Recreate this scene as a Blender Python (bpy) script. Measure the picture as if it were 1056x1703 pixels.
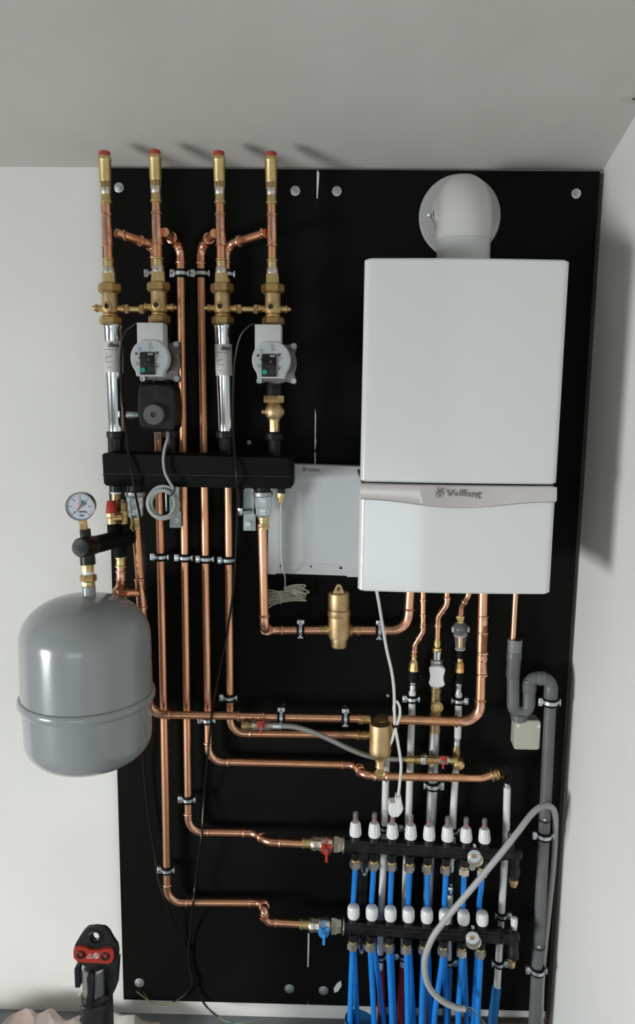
import bpy, bmesh, math, random
from mathutils import Vector, Matrix, noise
random.seed(7)
for o in list(bpy.data.objects): bpy.data.objects.remove(o)
C = bpy.context.scene.collection
V = Vector
PI = math.pi

# ---------------------------------------------------------------- camera, world, lights, exposure
YAW, PITCH, ROLL, FPX = -0.0195, -0.1455, 0.0126, 1242.5
CAM = V((0.6066, -2.0077, 1.7922))
_f = V((math.sin(YAW)*math.cos(PITCH), math.cos(YAW)*math.cos(PITCH), math.sin(PITCH)))
_r0 = V((math.cos(YAW), -math.sin(YAW), 0)); _u0 = _r0.cross(_f)
_r = _r0*math.cos(ROLL) + _u0*math.sin(ROLL); _u = -_r0*math.sin(ROLL) + _u0*math.cos(ROLL)
cd = bpy.data.cameras.new('camera'); cam = bpy.data.objects.new('camera', cd); C.objects.link(cam)
cam.matrix_world = Matrix(((_r.x, _u.x, -_f.x, CAM.x), (_r.y, _u.y, -_f.y, CAM.y), (_r.z, _u.z, -_f.z, CAM.z), (0, 0, 0, 1)))
cd.sensor_fit = 'VERTICAL'; cd.sensor_height = 24; cd.lens = FPX/1703*24; cd.clip_start = 0.05
bpy.context.scene.camera = cam
sc = bpy.context.scene
sc.view_settings.view_transform = 'Standard'; sc.view_settings.look = 'None'
sc.view_settings.exposure = 0.0; sc.view_settings.gamma = 1; sc.view_settings.use_curve_mapping = False
w = bpy.data.worlds.new('world'); sc.world = w; w.use_nodes = True
w.node_tree.nodes['Background'].inputs[0].default_value = (0.90, 0.95, 1.0, 1)
w.node_tree.nodes['Background'].inputs[1].default_value = 0.6

def area(name, loc, target, sx, sy, power, col):
    l = bpy.data.lights.new(name, 'AREA'); l.shape = 'RECTANGLE'; l.size = sx; l.size_y = sy; l.energy = power; l.color = col
    o = bpy.data.objects.new(name, l); C.objects.link(o); o.location = loc
    o.rotation_euler = (V(target)-V(loc)).to_track_quat('-Z', 'Y').to_euler(); return o
area('window_daylight', (-3.75, -3.25, 0.50), (1.2, -0.4, 0.0), 1.4, 1.1, 85, (0.97, 0.99, 1.0)).data.spread = math.radians(100)
area('rear_window_daylight', (-0.05, -5.7, 0.50), (-0.05, 0, 0.40), 2.3, 1.0, 16, (0.84, 0.93, 1.0))

# ---------------------------------------------------------------- helpers
def P(px, py, d):
    """point that stands d metres in front of the board, seen at that place of the photograph"""
    v = _f*FPX + _r*(px-528) - _u*(py-851.5)
    t = (-d - CAM.y)/v.y
    return CAM + v*t
def M(px, py, d): return (P(px, py, d)-CAM).dot(_f)/FPX      # metres per pixel there

def mat(name, col, rough=.5, metal=0., spec=.5, var=None, scale=30, bump=0., bscale=60, trans=0., stretch=None, coat=0, rvar=0, alpha=1):
    m = bpy.data.materials.new(name); m.use_nodes = True; nt = m.node_tree; b = nt.nodes['Principled BSDF']
    c = tuple(col)+(1,) if len(col) == 3 else col
    b.inputs['Base Color'].default_value = c; b.inputs['Roughness'].default_value = rough; b.inputs['Metallic'].default_value = metal
    b.inputs['Specular IOR Level'].default_value = spec; b.inputs['Transmission Weight'].default_value = trans
    b.inputs['Coat Weight'].default_value = coat; b.inputs['Coat Roughness'].default_value = .08; b.inputs['Alpha'].default_value = alpha
    tc = nt.nodes.new('ShaderNodeNewGeometry'); mp = nt.nodes.new('ShaderNodeMapping'); nt.links.new(tc.outputs['Position'], mp.inputs[0])
    if stretch: mp.inputs['Scale'].default_value = stretch
    if var or rvar:
        n = nt.nodes.new('ShaderNodeTexNoise'); n.inputs['Scale'].default_value = scale; n.inputs['Detail'].default_value = 4
        nt.links.new(mp.outputs[0], n.inputs[0])
        r = nt.nodes.new('ShaderNodeMapRange'); r.inputs[1].default_value = .35; r.inputs[2].default_value = .68; nt.links.new(n.outputs[0], r.inputs[0])
        if var:
            x = nt.nodes.new('ShaderNodeMix'); x.data_type = 'RGBA'; x.inputs[6].default_value = c; x.inputs[7].default_value = tuple(var)+(1,)
            nt.links.new(r.outputs[0], x.inputs[0]); nt.links.new(x.outputs[2], b.inputs['Base Color'])
        if rvar:
            q = nt.nodes.new('ShaderNodeMapRange'); q.inputs[3].default_value = rough; q.inputs[4].default_value = rough+rvar
            nt.links.new(r.outputs[0], q.inputs[0]); nt.links.new(q.outputs[0], b.inputs['Roughness'])
    if bump:
        n2 = nt.nodes.new('ShaderNodeTexNoise'); n2.inputs['Scale'].default_value = bscale; n2.inputs['Detail'].default_value = 5
        nt.links.new(mp.outputs[0], n2.inputs[0]); bp = nt.nodes.new('ShaderNodeBump'); bp.inputs['Strength'].default_value = bump
        bp.inputs['Distance'].default_value = .002; nt.links.new(n2.outputs[0], bp.inputs['Height']); nt.links.new(bp.outputs[0], b.inputs['Normal'])
    return m
COP = mat('copper', (.93, .51, .31), .31, 1, var=(.76, .37, .20), scale=16, stretch=(2.6, 2.6, .3), rvar=.10)
COPF = mat('copper_fitting', (.90, .52, .36), .24, 1, var=(.62, .30, .19), scale=60, rvar=.12, bump=.15, bscale=120)
COPD = mat('dark_copper', (.34, .15, .08), .35, 1, var=(.2, .08, .05), scale=40)
BRA = mat('brass', (.70, .49, .24), .30, 1, var=(.47, .31, .13), scale=50, rvar=.2)
BRAC = mat('cast_brass', (.66, .48, .27), .48, 1, var=(.45, .32, .16), scale=25, bump=.3, bscale=400)
BRAY = mat('yellow_brass', (.74, .58, .28), .36, 1, var=(.6, .45, .2), scale=60, rvar=.15)
BRAD = mat('old_brass', (.30, .22, .12), .42, 1, var=(.5, .36, .18), scale=70)
CHR = mat('chrome', (.78, .82, .84), .10, 1, stretch=(1, 1, .3))
ZIN = mat('zinc', (.68, .73, .74), .36, 1, var=(.5, .56, .58), scale=80, rvar=.15)
NIC = mat('nickel_brass', (.74, .69, .60), .38, 1, var=(.58, .53, .45), scale=60)
GAL = mat('galvanised_steel', (.55, .57, .57), .42, .9, var=(.40, .42, .42), scale=25, bump=.1, rvar=.2)
ALU = mat('cast_aluminium', (.24, .225, .22), .45, .7, var=(.15, .14, .14), scale=60, bump=.2, bscale=300)
BLK = mat('black_plastic', (.0045, .0045, .0045), .40, spec=.28, var=(.018, .018, .017), scale=30)
FOAM = mat('black_insulation', (.0035, .0038, .0035), .62, spec=.12, bump=.3, bscale=500)
RUB = mat('black_rubber', (.004, .004, .004), .55, spec=.15)
CAB = mat('black_cable', (.006, .006, .006), .35, spec=.3)
GRC = mat('grey_cable', (.36, .38, .37), .45)
WHC = mat('white_cable', (.66, .66, .62), .45)
CRC = mat('cream_cable', (.58, .55, .45), .5, var=(.48, .46, .38), scale=80)
WHT = mat('white_plastic', (.74, .75, .74), .35)
SRF = mat('white_enamel', (.70, .72, .71), .16, coat=.6)
PAN = mat('white_sheet', (.52, .54, .55), .4)
TRM = mat('satin_trim', (.60, .57, .55), .26, .25)
DGR = mat('dark_gap', (.02, .02, .02), .6)
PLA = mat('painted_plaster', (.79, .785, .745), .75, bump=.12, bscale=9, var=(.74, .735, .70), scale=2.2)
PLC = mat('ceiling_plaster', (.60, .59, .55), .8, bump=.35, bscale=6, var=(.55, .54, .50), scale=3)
BRD = mat('film_faced_plywood', (.0056, .0058, .0050), .5, spec=.06, var=(.0065, .0068, .006), scale=5, rvar=.12)
WOOD = mat('raw_plywood_edge', (.10, .07, .05), .7, var=(.05, .035, .025), scale=60, stretch=(1, 1, .1))
TNK = mat('grey_enamel', (.27, .29, .295), .20, coat=.4)
RED = mat('red_plastic', (.42, .03, .02), .4)
REDC = mat('red_cap', (.40, .05, .03), .5)
BLU = mat('blue_pipe', (.010, .19, .62), .34, var=(.012, .23, .70), scale=20)
BLUD = mat('blue_sleeve', (.014, .16, .42), .42)
BLUL = mat('blue_lever', (.03, .30, .70), .35)
REDS = mat('red_sleeve', (.27, .02, .03), .45)
WPI = mat('white_composite_pipe', (.70, .71, .68), .4)
PPG = mat('grey_pp', (.105, .11, .115), .42, var=(.13, .135, .14), scale=12)
PPF = mat('light_grey_pp', (.19, .20, .205), .4)
BOXC = mat('cream_box', (.44, .44, .36), .5)
FAC = mat('label_grey', (.42, .45, .47), .3)
INK = mat('print_ink', (.06, .06, .065), .6)
INKL = mat('logo_ink', (.17, .14, .135), .5)
GRN = mat('green_knob', (.01, .32, .21), .35)
LBL = mat('paper_label', (.56, .55, .52), .6)
KNG = mat('grey_knob', (.09, .09, .09), .6)
DIA = mat('gauge_dial', (.52, .57, .62), .35)
ORG = mat('orange_needle', (.75, .12, .04), .5)
CLR = mat('clear_plastic', (.8, .8, .8), .12, trans=.0, alpha=.13)
CLE = mat('clear_edge', (.8, .8, .8), .15, alpha=.45)
GLS = mat('gauge_glass', (.9, .93, .95), .05, alpha=.12)
GRW = mat('green_wire', (.25, .36, .10), .4); BUW = mat('blue_wire', (.06, .14, .3), .4); BRW = mat('brown_wire', (.16, .08, .04), .4)
FLR = mat('grey_screed', (.26, .27, .28), .6, var=(.13, .14, .15), scale=9, bump=.3, bscale=30)
CLO = mat('dust_sheet', (.56, .43, .38), .9, var=(.66, .64, .60), scale=5, bump=.4, bscale=90)
TOOLR = mat('tool_red', (.34, .03, .018), .35)
TOOLB = mat('tool_black', (.009, .0095, .0095), .42, spec=.35, var=(.018, .0185, .018), scale=40, bump=.2)

class MB:
    def __init__(s): s.v = []; s.f = []
    def add(s, vs, fs):
        n = len(s.v); s.v += [V(a) for a in vs]; s.f += [tuple(i+n for i in f) for f in fs]; return s
    def rings(s, cs, rs, ax=None, seg=20, cap=True, ph=0.):
        """surface of revolution through ring centres; ax fixed axis or None (follows the path)"""
        n = len(cs); vs = []; u = None
        for i in range(n):
            t = V(ax) if ax is not None else (cs[min(i+1, n-1)]-cs[max(i-1, 0)])
            if t.length < 1e-9: t = V((0, 0, 1))
            t.normalize()
            if u is None:
                u = V((0, -1, 0)) if abs(t.y) < .8 else V((1, 0, 0))
            u = (u - t*u.dot(t)).normalized(); q = t.cross(u)
            for k in range(seg):
                a = 2*PI*(k+ph)/seg; vs.append(cs[i] + (u*math.cos(a)+q*math.sin(a))*rs[i])
        fs = [(i*seg+k, i*seg+(k+1) % seg, (i+1)*seg+(k+1) % seg, (i+1)*seg+k) for i in range(n-1) for k in range(seg)]
        if cap: fs += [tuple(range(seg))[::-1], tuple((n-1)*seg+k for k in range(seg))]
        return s.add(vs, fs)
    def tube(s, pts, r, seg=12, cap=True):
        rs = r if isinstance(r, list) else [r]*len(pts)
        return s.rings(pts, rs, None, seg, cap)
    def lathe(s, o, ax, prof, seg=20, ph=0., cap=True):
        ax = V(ax).normalized(); return s.rings([V(o)+ax*t for t, r in prof], [max(r, 1e-5) for t, r in prof], ax, seg, cap, ph)
    def box(s, c, sz, rot=None, bev=0.):
        x, y, z = sz[0]/2, sz[1]/2, sz[2]/2; c = V(c)
        if bev <= 0: pts = [V((i*x, j*y, k*z)) for i in (-1, 1) for j in (-1, 1) for k in (-1, 1)]; fs = [(0, 1, 3, 2), (4, 6, 7, 5), (0, 4, 5, 1), (2, 3, 7, 6), (0, 2, 6, 4), (1, 5, 7, 3)]
        else:
            bm = bmesh.new(); bmesh.ops.create_cube(bm, size=1)
            for v in bm.verts: v.co = V((v.co.x*2*x, v.co.y*2*y, v.co.z*2*z))
            bmesh.ops.bevel(bm, geom=bm.edges[:], offset=bev, segments=3, profile=.5, affect='EDGES')
            bm.verts.index_update(); pts = [v.co.copy() for v in bm.verts]; fs = [tuple(v.index for v in f.verts) for f in bm.faces]; bm.free()
        if rot is not None: pts = [rot @ p for p in pts]
        return s.add([p+c for p in pts], fs)
    def prism(s, poly, y0, y1, bev=0.):
        """outline in x,z (list of (x,z)), from y0 back to y1; front edge chamfered by bev"""
        n = len(poly); cx = sum(p[0] for p in poly)/n; cz = sum(p[1] for p in poly)/n
        def ins(p, b):
            d = math.hypot(p[0]-cx, p[1]-cz) or 1; k = 1-b/d; return (cx+(p[0]-cx)*k, cz+(p[1]-cz)*k)
        ls = [(y0, bev), (y0+bev, 0), (y1, 0)] if bev else [(y0, 0), (y1, 0)]
        vs = []
        for y, b in ls: vs += [(ins(p, b)[0], y, ins(p, b)[1]) for p in poly]
        fs = [(i*n+k, i*n+(k+1) % n, (i+1)*n+(k+1) % n, (i+1)*n+k) for i in range(len(ls)-1) for k in range(n)]
        fs += [tuple(range(n))[::-1], tuple((len(ls)-1)*n+k for k in range(n))]
        return s.add(vs, fs)
    def plate_hole(s, poly, hole, y0, y1):
        n = len(poly); vs = [(p[0], y, p[1]) for y in (y0, y1) for L in (poly, hole) for p in L]; fs = []
        for k in range(n):
            j = (k+1) % n; a, b = k, j
            fs += [(a, b, n+b, n+a), (2*n+a, 3*n+a, 3*n+b, 2*n+b), (a, 2*n+a, 2*n+b, b), (n+a, n+b, 3*n+b, 3*n+a)]
        return s.add(vs, fs)
    def mesh(s, name, org, m, sharp=.62):
        me = bpy.data.meshes.new(name); me.from_pydata([v-org for v in s.v], [], s.f)
        bm = bmesh.new(); bm.from_mesh(me); bmesh.ops.recalc_face_normals(bm, faces=bm.faces)
        for f in bm.faces: f.smooth = True
        for e in bm.edges: e.smooth = len(e.link_faces) == 2 and e.calc_face_angle(0) < sharp
        bm.to_mesh(me); bm.free(); me.materials.append(m); return me

def org_of(o):
    p = V(o.location)
    while o.parent: o = o.parent; p += V(o.location)
    return p
def thing(name, label, cat, loc, group=None):
    o = bpy.data.objects.new(name, None); C.objects.link(o); o.location = loc; o.empty_display_size = .02
    o['label'] = label; o['category'] = cat
    if group: o['group'] = group
    return o
def part(par, name, mb, m, label=None, sharp=.62):
    org = org_of(par) if par else V((0, 0, 0))
    o = bpy.data.objects.new(name, mb.mesh(name, org, m, sharp)); C.objects.link(o)
    if par: o.parent = par
    if label: o['label'] = label
    return o
def single(name, label, cat, mb, m, group=None, sharp=.62):
    c = sum(mb.v, V((0, 0, 0)))/len(mb.v)
    o = bpy.data.objects.new(name, mb.mesh(name, c, m, sharp)); C.objects.link(o); o.location = c
    o['label'] = label; o['category'] = cat
    if group: o['group'] = group
    return o
def struct(name, mb, m, par=None):
    o = part(par, name, mb, m)
    if not par: o['kind'] = 'structure'
    return o
def catmull(pts, n=8):
    out = []; L = [pts[0]*2-pts[1]]+list(pts)+[pts[-1]*2-pts[-2]]
    for i in range(1, len(L)-2):
        a, b, c, d = L[i-1:i+3]
        for k in range(n):
            t = k/n; out.append(.5*((2*b)+(c-a)*t+(2*a-5*b+4*c-d)*t*t+(3*b-a-3*c+d)*t**3))
    out.append(pts[-1]); return out
def curve(par, name, pp, r, m, seg=8, n=8, label=None): return part(par, name, MB().tube(catmull([P(*p) for p in pp], n), r, seg), m, label)

def vcol(par, line, d, name, m, prof, seg=20, ph=0., label=None, ax=0):
    """turned piece on a vertical line ((x0,y0),(x1,y1)); prof = [(y px, half width px)]"""
    (x0, y0), (x1, y1) = line
    cs = []; rs = []
    for y, h in prof:
        x = x0+(x1-x0)*(y-y0)/(y1-y0); cs.append(P(x, y, d)); rs.append(h*M(x, y, d))
    a = (P(x1, y1, d)-P(x0, y0, d)).normalized()
    return part(par, name, MB().rings(cs, rs, a, seg, True, ph), m, label)
def hcol(par, line, d, name, m, prof, seg=20, ph=0., label=None):
    (x0, y0), (x1, y1) = line
    cs = []; rs = []
    for x, h in prof:
        y = y0+(y1-y0)*(x-x0)/(x1-x0); cs.append(P(x, y, d)); rs.append(h*M(x, y, d))
    a = (P(x1, y1, d)-P(x0, y0, d)).normalized()
    return part(par, name, MB().rings(cs, rs, a, seg, True, ph), m, label)
def fcol(par, px, py, d, name, m, prof, seg=24, ph=0., label=None):
    """turned piece facing the room: prof = [(metres forward of d, radius px)]"""
    o = P(px, py, d); k = M(px, py, d)
    return part(par, name, MB().lathe(o, (0, -1, 0), [(t, r*k) for t, r in prof], seg, ph), m, label)
def hexp(a, b, h, e=1.5):   # nut profile with chamfered rims, between pixel rows a and b
    return [(a, h-e), (a+abs(b-a)*.12, h), (b-abs(b-a)*.12, h), (b, h-e)]

def clamp(px, py, d, r, label, axis='v', flip=1, tall=.012, group=None, big=False):
    """pipe clip: band, rubber lining, two lugs, screw, standoff rod into the board"""
    o = P(px, py, d); t = thing('pipe_clamp', label, 'pipe clamp', o, group)
    ax = V((0, 0, 1)) if axis == 'v' else V((1, 0, 0)); sd = V((1, 0, 0)) if axis == 'v' else V((0, 0, -1)); sd = sd*flip
    h = tall/2; R0 = r+.0035
    def band(rr, hh, th):
        return MB().lathe(o, ax, [(-hh, rr-th), (-hh, rr), (hh, rr), (hh, rr-th), (-hh, rr-th)], 24, cap=False)
    part(t, 'rubber_lining', band(r+.0034, h+.0045, .0034), RUB)
    b = band(R0+.0012, h*.7, .0014)
    part(t, 'band', b, ZIN)
    rot = Matrix.Identity(3) if axis == 'v' else Matrix.Rotation(PI/2, 3, 'Y')
    c1 = o - sd*(R0+.0075); part(t, 'lug', MB().box(c1, (.012, .012, tall*1.6), rot, .0015), ZIN)
    c2 = o + sd*(R0+.0055); part(t, 'lug', MB().box(c2, (.0045, .014, tall*1.3), rot, .0015), ZIN)
    part(t, 'strap', MB().box(o-sd*(R0+.002)+V((0, -.003, 0)), (.008, .004, tall*.8), rot, .0008), ZIN)
    part(t, 'strap', MB().box(o+sd*(R0+.003)+V((0, -.003, 0)), (.008, .004, tall*.6), rot, .0008), ZIN)
    part(t, 'screw', MB().lathe(c1+V((0, -.006, 0)), (0, -1, 0), [(0, .0042), (.002, .0042), (.0032, .0025)], 10), CHR)
    part(t, 'standoff_rod', MB().lathe(o+V((0, R0*.9, 0)), (0, 1, 0), [(0, .006), (.004, .006), (.004, .0035), (max(d-R0*.9+.002, .006), .0035)], 10), ZIN)
    return t

def run(name, label, cat, pts, r, group=None, m=None, mf=None, rb=1.9, couple=(), ends=(False, False), soft=()):
    """pipe run through pixel points; each corner gets an elbow fitting with pressed collars"""
    m = m or COP; mf = mf or COPF
    W = [P(*p) for p in pts]; t = thing(name, label, cat, W[0], group); tan = {}
    for i in range(1, len(W)-1):
        a = (W[i-1]-W[i]); b = (W[i+1]-W[i]); th = a.angle(b); dfl = PI-th
        if dfl < .03: tan[i] = None; continue
        L = min(rb*r*2*math.tan(dfl/2)+.0, a.length*.45, b.length*.45); tan[i] = L
    cur = W[0]
    for i in range(1, len(W)):
        e = W[i]; L = tan.get(i)
        if i < len(W)-1 and L is None: 
            continue
        end = e if not L else e + (W[i-1]-e).normalized()*L
        if (end-cur).length > .001: part(t, 'pipe', MB().tube([cur, end], r, 20), m)
        if L:
            a = (W[i-1]-e).normalized(); b = (W[i+1]-e).normalized(); th = a.angle(b); Rr = L*math.tan(th/2)
            bis = (a+b).normalized(); cen = e + bis*(Rr/math.sin(th/2)); n = 9; arc = []
            s = end-cen; q = (e+b*L)-cen; ang = s.angle(q)
            for k in range(n+1):
                f = k/n; arc.append(cen + (s*math.sin((1-f)*ang)+q*math.sin(f*ang))/math.sin(ang))
            if i in soft:
                part(t, 'bend', MB().tube(arc, r, 20), m)
            else:
                la = min(.016, max(0, ((W[i-1]-e).length-L)*.5)); lb = min(.016, max(0, ((W[i+1]-e).length-L)*.5))
                pa = [end + a*(la*f) for f in (1.06, 1.0, .86, .72, .70)]; pb = [e+b*L + b*(lb*f) for f in (.70, .72, .86, 1.0, 1.06)]
                ra = [r*1.08, r*1.30, r*1.36, r*1.24, r*1.07]
                part(t, 'elbow', MB().tube(pa+arc+pb, ra+[r*1.08]*(n+1)+ra[::-1], 20), mf)
            cur = e+b*L
        else: cur = e
    for (px, py, d, ax) in couple:
        o = P(px, py, d); A = {'v': V((0, 0, 1)), 'h': V((1, 0, 0))}[ax]
        part(t, 'collar', MB().lathe(o, A, [(-.004, r*1.04), (-.0028, r*1.27), (.0028, r*1.27), (.004, r*1.04)], 20), mf)
    return t

def text_mesh(body, size, ext=.0003, bold=0.):
    cu = bpy.data.curves.new('lettering', 'FONT'); cu.body = body; cu.size = size; cu.extrude = ext; cu.offset = bold
    cu.align_x = 'CENTER'; cu.align_y = 'CENTER'; cu.resolution_u = 3
    o = bpy.data.objects.new('lettering', cu); me = bpy.data.meshes.new_from_object(o)
    bpy.data.objects.remove(o); bpy.data.curves.remove(cu); return me
def lettering(par, body, size, c, m, bend=0., bold=0., rotm=None, sx=1., name='lettering'):
    """printed words facing the room at world point c; bend = radius of a round thing they are printed on"""
    me = text_mesh(body, size, .0003, bold)
    for v in me.vertices:
        x, y, z = v.co; x *= sx
        if bend: q = V((bend*math.sin(x/bend), bend-bend*math.cos(x/bend)-z, y))
        else: q = V((x, -z, y))
        if rotm is not None: q = rotm @ q
        v.co = q + V(c) - org_of(par)
    me.materials.clear(); me.materials.append(m)
    o = bpy.data.objects.new(name, me); C.objects.link(o); o.parent = par; return o

# ================================================================ SETTING
ZF = P(240, 1684, -.02).z                # floor height
ZC = P(560, 281, -.018).z                # ceiling height at the board
XW = P(997, 300, 0).x+.012               # right wall
p1 = None
v = _f*FPX + _r*(1051-528) - _u*(206-851.5); t_ = (XW-CAM.x)/v.x; p1 = CAM+v*t_
SL = (p1.z-ZC)/(-p1.y)                   # ceiling rises towards the room
XL, YB = -3.9, -5.8
def wallbox(name, x0, x1, y0, y1, z0, z1, m, par=None): return struct(name, MB().box(((x0+x1)/2, (y0+y1)/2, (z0+z1)/2), (x1-x0, y1-y0, z1-z0)), m, par)
BY = .018
zc_far = ZC+SL*(-YB)
wallbox('wall_back', XL-.1, XW+.1, BY, BY+.1, ZF-.1, ZC+.1, PLA)
wallbox('wall_right', XW, XW+.1, YB-.1, BY, ZF-.1, zc_far+.1, PLA)
lw = MB(); ly0, ly1, lz0, lz1 = -4.1, -2.7, ZF+.02, 1.4
for a in ((YB-.1, ly0, ZF-.1, zc_far+.1), (ly1, BY, ZF-.1, zc_far+.1), (ly0, ly1, ZF-.1, lz0), (ly0, ly1, lz1, zc_far+.1)):
    lw.box((XL-.05, (a[0]+a[1])/2, (a[2]+a[3])/2), (.1, a[1]-a[0], a[3]-a[2]))
struct('wall_left', lw, PLA)
wf = MB()
for c, s_ in (((XL-.05, ly0+.03, (lz0+lz1)/2), (.06, .06, lz1-lz0)), ((XL-.05, ly1-.03, (lz0+lz1)/2), (.06, .06, lz1-lz0)), ((XL-.05, (ly0+ly1)/2, lz0+.03), (.06, ly1-ly0, .06)), ((XL-.05, (ly0+ly1)/2, lz1-.03), (.06, ly1-ly0, .06))): wf.box(c, s_)
struct('window_2', wf, WHT)
fl = wallbox('floor', XL-.1, XW+.1, YB-.1, BY, ZF-.1, ZF, FLR)
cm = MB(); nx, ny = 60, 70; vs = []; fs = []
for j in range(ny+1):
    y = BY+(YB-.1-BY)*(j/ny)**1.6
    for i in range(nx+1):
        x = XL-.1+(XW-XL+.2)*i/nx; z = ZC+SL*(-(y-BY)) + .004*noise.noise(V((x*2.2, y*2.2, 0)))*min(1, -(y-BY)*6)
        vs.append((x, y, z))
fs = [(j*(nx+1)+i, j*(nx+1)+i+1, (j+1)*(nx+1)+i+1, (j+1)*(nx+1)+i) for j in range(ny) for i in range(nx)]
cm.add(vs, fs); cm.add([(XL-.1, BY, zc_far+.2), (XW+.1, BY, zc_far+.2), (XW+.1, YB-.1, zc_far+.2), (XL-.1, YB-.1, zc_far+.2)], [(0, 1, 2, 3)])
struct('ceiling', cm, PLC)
# rear wall with a window opening
wx0, wx1, wz0, wz1 = -1.3, 1.15, ZF+.02, 1.35
rw = MB()
for a in ((XL, wx0, ZF, zc_far), (wx1, XW, ZF, zc_far), (wx0, wx1, ZF, wz0), (wx0, wx1, wz1, zc_far)):
    rw.box(((a[0]+a[1])/2, YB-.1, (a[2]+a[3])/2), (a[1]-a[0], .1, a[3]-a[2]))
struct('wall_rear', rw, PLA)
wf = MB(); cxw = (wx0+wx1)/2; czw = (wz0+wz1)/2
for c, s_ in (((wx0+.03, YB-.1, czw), (.06, .06, wz1-wz0)), ((wx1-.03, YB-.1, czw), (.06, .06, wz1-wz0)), ((cxw, YB-.1, czw), (.07, .06, wz1-wz0)), ((cxw, YB-.1, wz0+.03), (wx1-wx0, .06, .06)), ((cxw, YB-.1, wz1-.03), (wx1-wx0, .06, .06))): wf.box(c, s_)
win = struct('window_1', wf, WHT)
# plaster chip near the ceiling corner, and the wood strip between board and side wall
ch = V(p1); cc = P(1040, 163, .5)
def ray_ceiling(px, py):
    v = _f*FPX + _r*(px-528) - _u*(py-851.5)
    # z = ZC - SL*(y-BY)
    t = (ZC - SL*(CAM.y-BY) - CAM.z)/(v.z + SL*v.y); return CAM+v*t
q = ray_ceiling(1047, 163); mb = MB()
mb.add([q+V((-.03, 0, .0)), q+V((-.012, -.008, -.004)), q+V((.03, -.012, -.006)), q+V((.035, .01, -.003)), q+V((.0, .012, -.007)), q+V((0, 0, .01))], [(0, 1, 4), (1, 2, 4), (2, 3, 4), (3, 0, 4), (0, 1, 5), (1, 2, 5), (2, 3, 5), (3, 0, 5)])
q2 = struct('trim_1', mb, PLC); part(q2, 'crack', MB().tube([q+V((.002, -.009, -.005)), q+V((.012, -.010, -.006)), q+V((.030, -.012, -.006))], [.001, .0035, .002], 6), WOOD)
struct('trim_2', MB().box(((P(997, 300, 0).x+XW)/2+.002, BY-.006, (ZC+ZF)/2), (XW-P(997, 300, 0).x+.004, .012, ZC-ZF-.02)), WOOD)

# the two black boards
XB0, XB1, XS = P(166, 600, 0).x*0, 1.2709, P(521, 1000, 0).x
XS = P(524, 700, 0).x
ZB0, ZB1 = 0.0, 2.3793
def board(x0, x1, label, ga):
    t = thing('backing_board', label, 'board', ((x0+x1)/2, BY, ZB0), 'black boards on the wall')
    mb = MB(); n = 26; pl = []; pr = []
    for i in range(n+1):
        z = ZB0+.0+(ZB1-ZB0)*i/n; pl.append((x0+(.0010*abs(noise.noise(V((0, 0, z*9)))) if ga == 'l' else 0), z)); pr.append((x1-(.0008*abs(noise.noise(V((5, 0, z*9)))) if ga == 'r' else 0), z))
    poly = pl+pr[::-1]
    nn = len(pl); vs = []
    for y in (0, BY-.0005): vs += [(a[0], y, a[1]) for a in pl]+[(a[0], y, a[1]) for a in pr]
    fs = []
    for i in range(n):
        fs += [(i, i+1, nn+i+1, nn+i), (2*nn+i, 3*nn+i, 3*nn+i+1, 2*nn+i+1), (i, 2*nn+i, 2*nn+i+1, i+1), (nn+i, nn+i+1, 3*nn+i+1, 3*nn+i)]
    fs += [(0, nn, 3*nn, 2*nn), (n, 2*nn+n, 3*nn+n, nn+n)]
    part(t, 'panel', mb.add(vs, fs), BRD, sharp=.3); return t
bl = board(0, XS-.0003, 'left black film-faced plywood board behind the copper risers', 'r')
br = board(XS+.0003, XB1, 'right black film-faced plywood board behind the white boiler', 'l')
def chip(par, pts):
    mb = MB(); W = [P(x, y, .0006) for x, y in pts]; n = len(W)
    mb.add([a for a in W]+[a+V((0, .001, 0)) for a in W], [tuple(range(n)), tuple(range(n, 2*n))]+[(k, (k+1) % n, n+(k+1) % n, n+k) for k in range(n)])
    part(par, 'splintered_edge', mb, WHT)
chip(br, [(527, 283), (531, 287), (530, 305), (528, 330), (526.5, 330)])
chip(br, [(524, 680), (525.5, 690), (525, 725), (526, 735), (524, 748), (523, 748)])
chip(br, [(523.5, 752), (525, 752), (525, 771), (523.5, 771)])
chip(br, [(512, 1552), (514.5, 1552), (514, 1580), (513, 1608), (511, 1608)])
def washer(x, y, label, g):
    t = thing('board_screw', label, 'screw', P(x, y, 0), g)
    fcol(t, x, y, 0, 'washer', ZIN, [(0, 8), (.0015, 8), (.002, 7.3)]); fcol(t, x, y, .002, 'head', GAL, [(0, 4.6), (.003, 4.2), (.004, 2.5)], 6)
for x, y, l in ((198, 312, 'washered screw at the top left corner beside the first riser column'), (491, 317.5, 'washered screw at the top, just left of the board joint'), (560, 318, 'washered screw at the top, just right of the board joint'), (958, 322, 'washered screw at the top right corner of the boards'),
                (232, 1634, 'bolt head at the bottom left corner of the boards'), (481, 1644, 'bolt head at the bottom, left of the board joint'), (538, 1647, 'bolt head at the bottom, right of the board joint')): washer(x, y, l, 'board screws')
fcol(thing('small_screw', 'tiny screw head in the board between the header and second pump valve', 'screw', P(414, 736, 0)), 414, 736, 0, 'head', GAL, [(0, 4), (.0012, 3.5), (.0018, 2)], 12)
fcol(thing('wall_plug', 'white plug in the board left of the cable loop', 'plug', P(645, 1156, 0)), 645, 1156, 0, 'head', ZIN, [(0, 3), (.006, 3), (.008, 2)], 10)
mb = MB(); W = [P(x, y, .004) for x, y in ((567, 1632), (568, 1640), (562, 1649), (556, 1651), (555, 1645), (560, 1637))]
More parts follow.
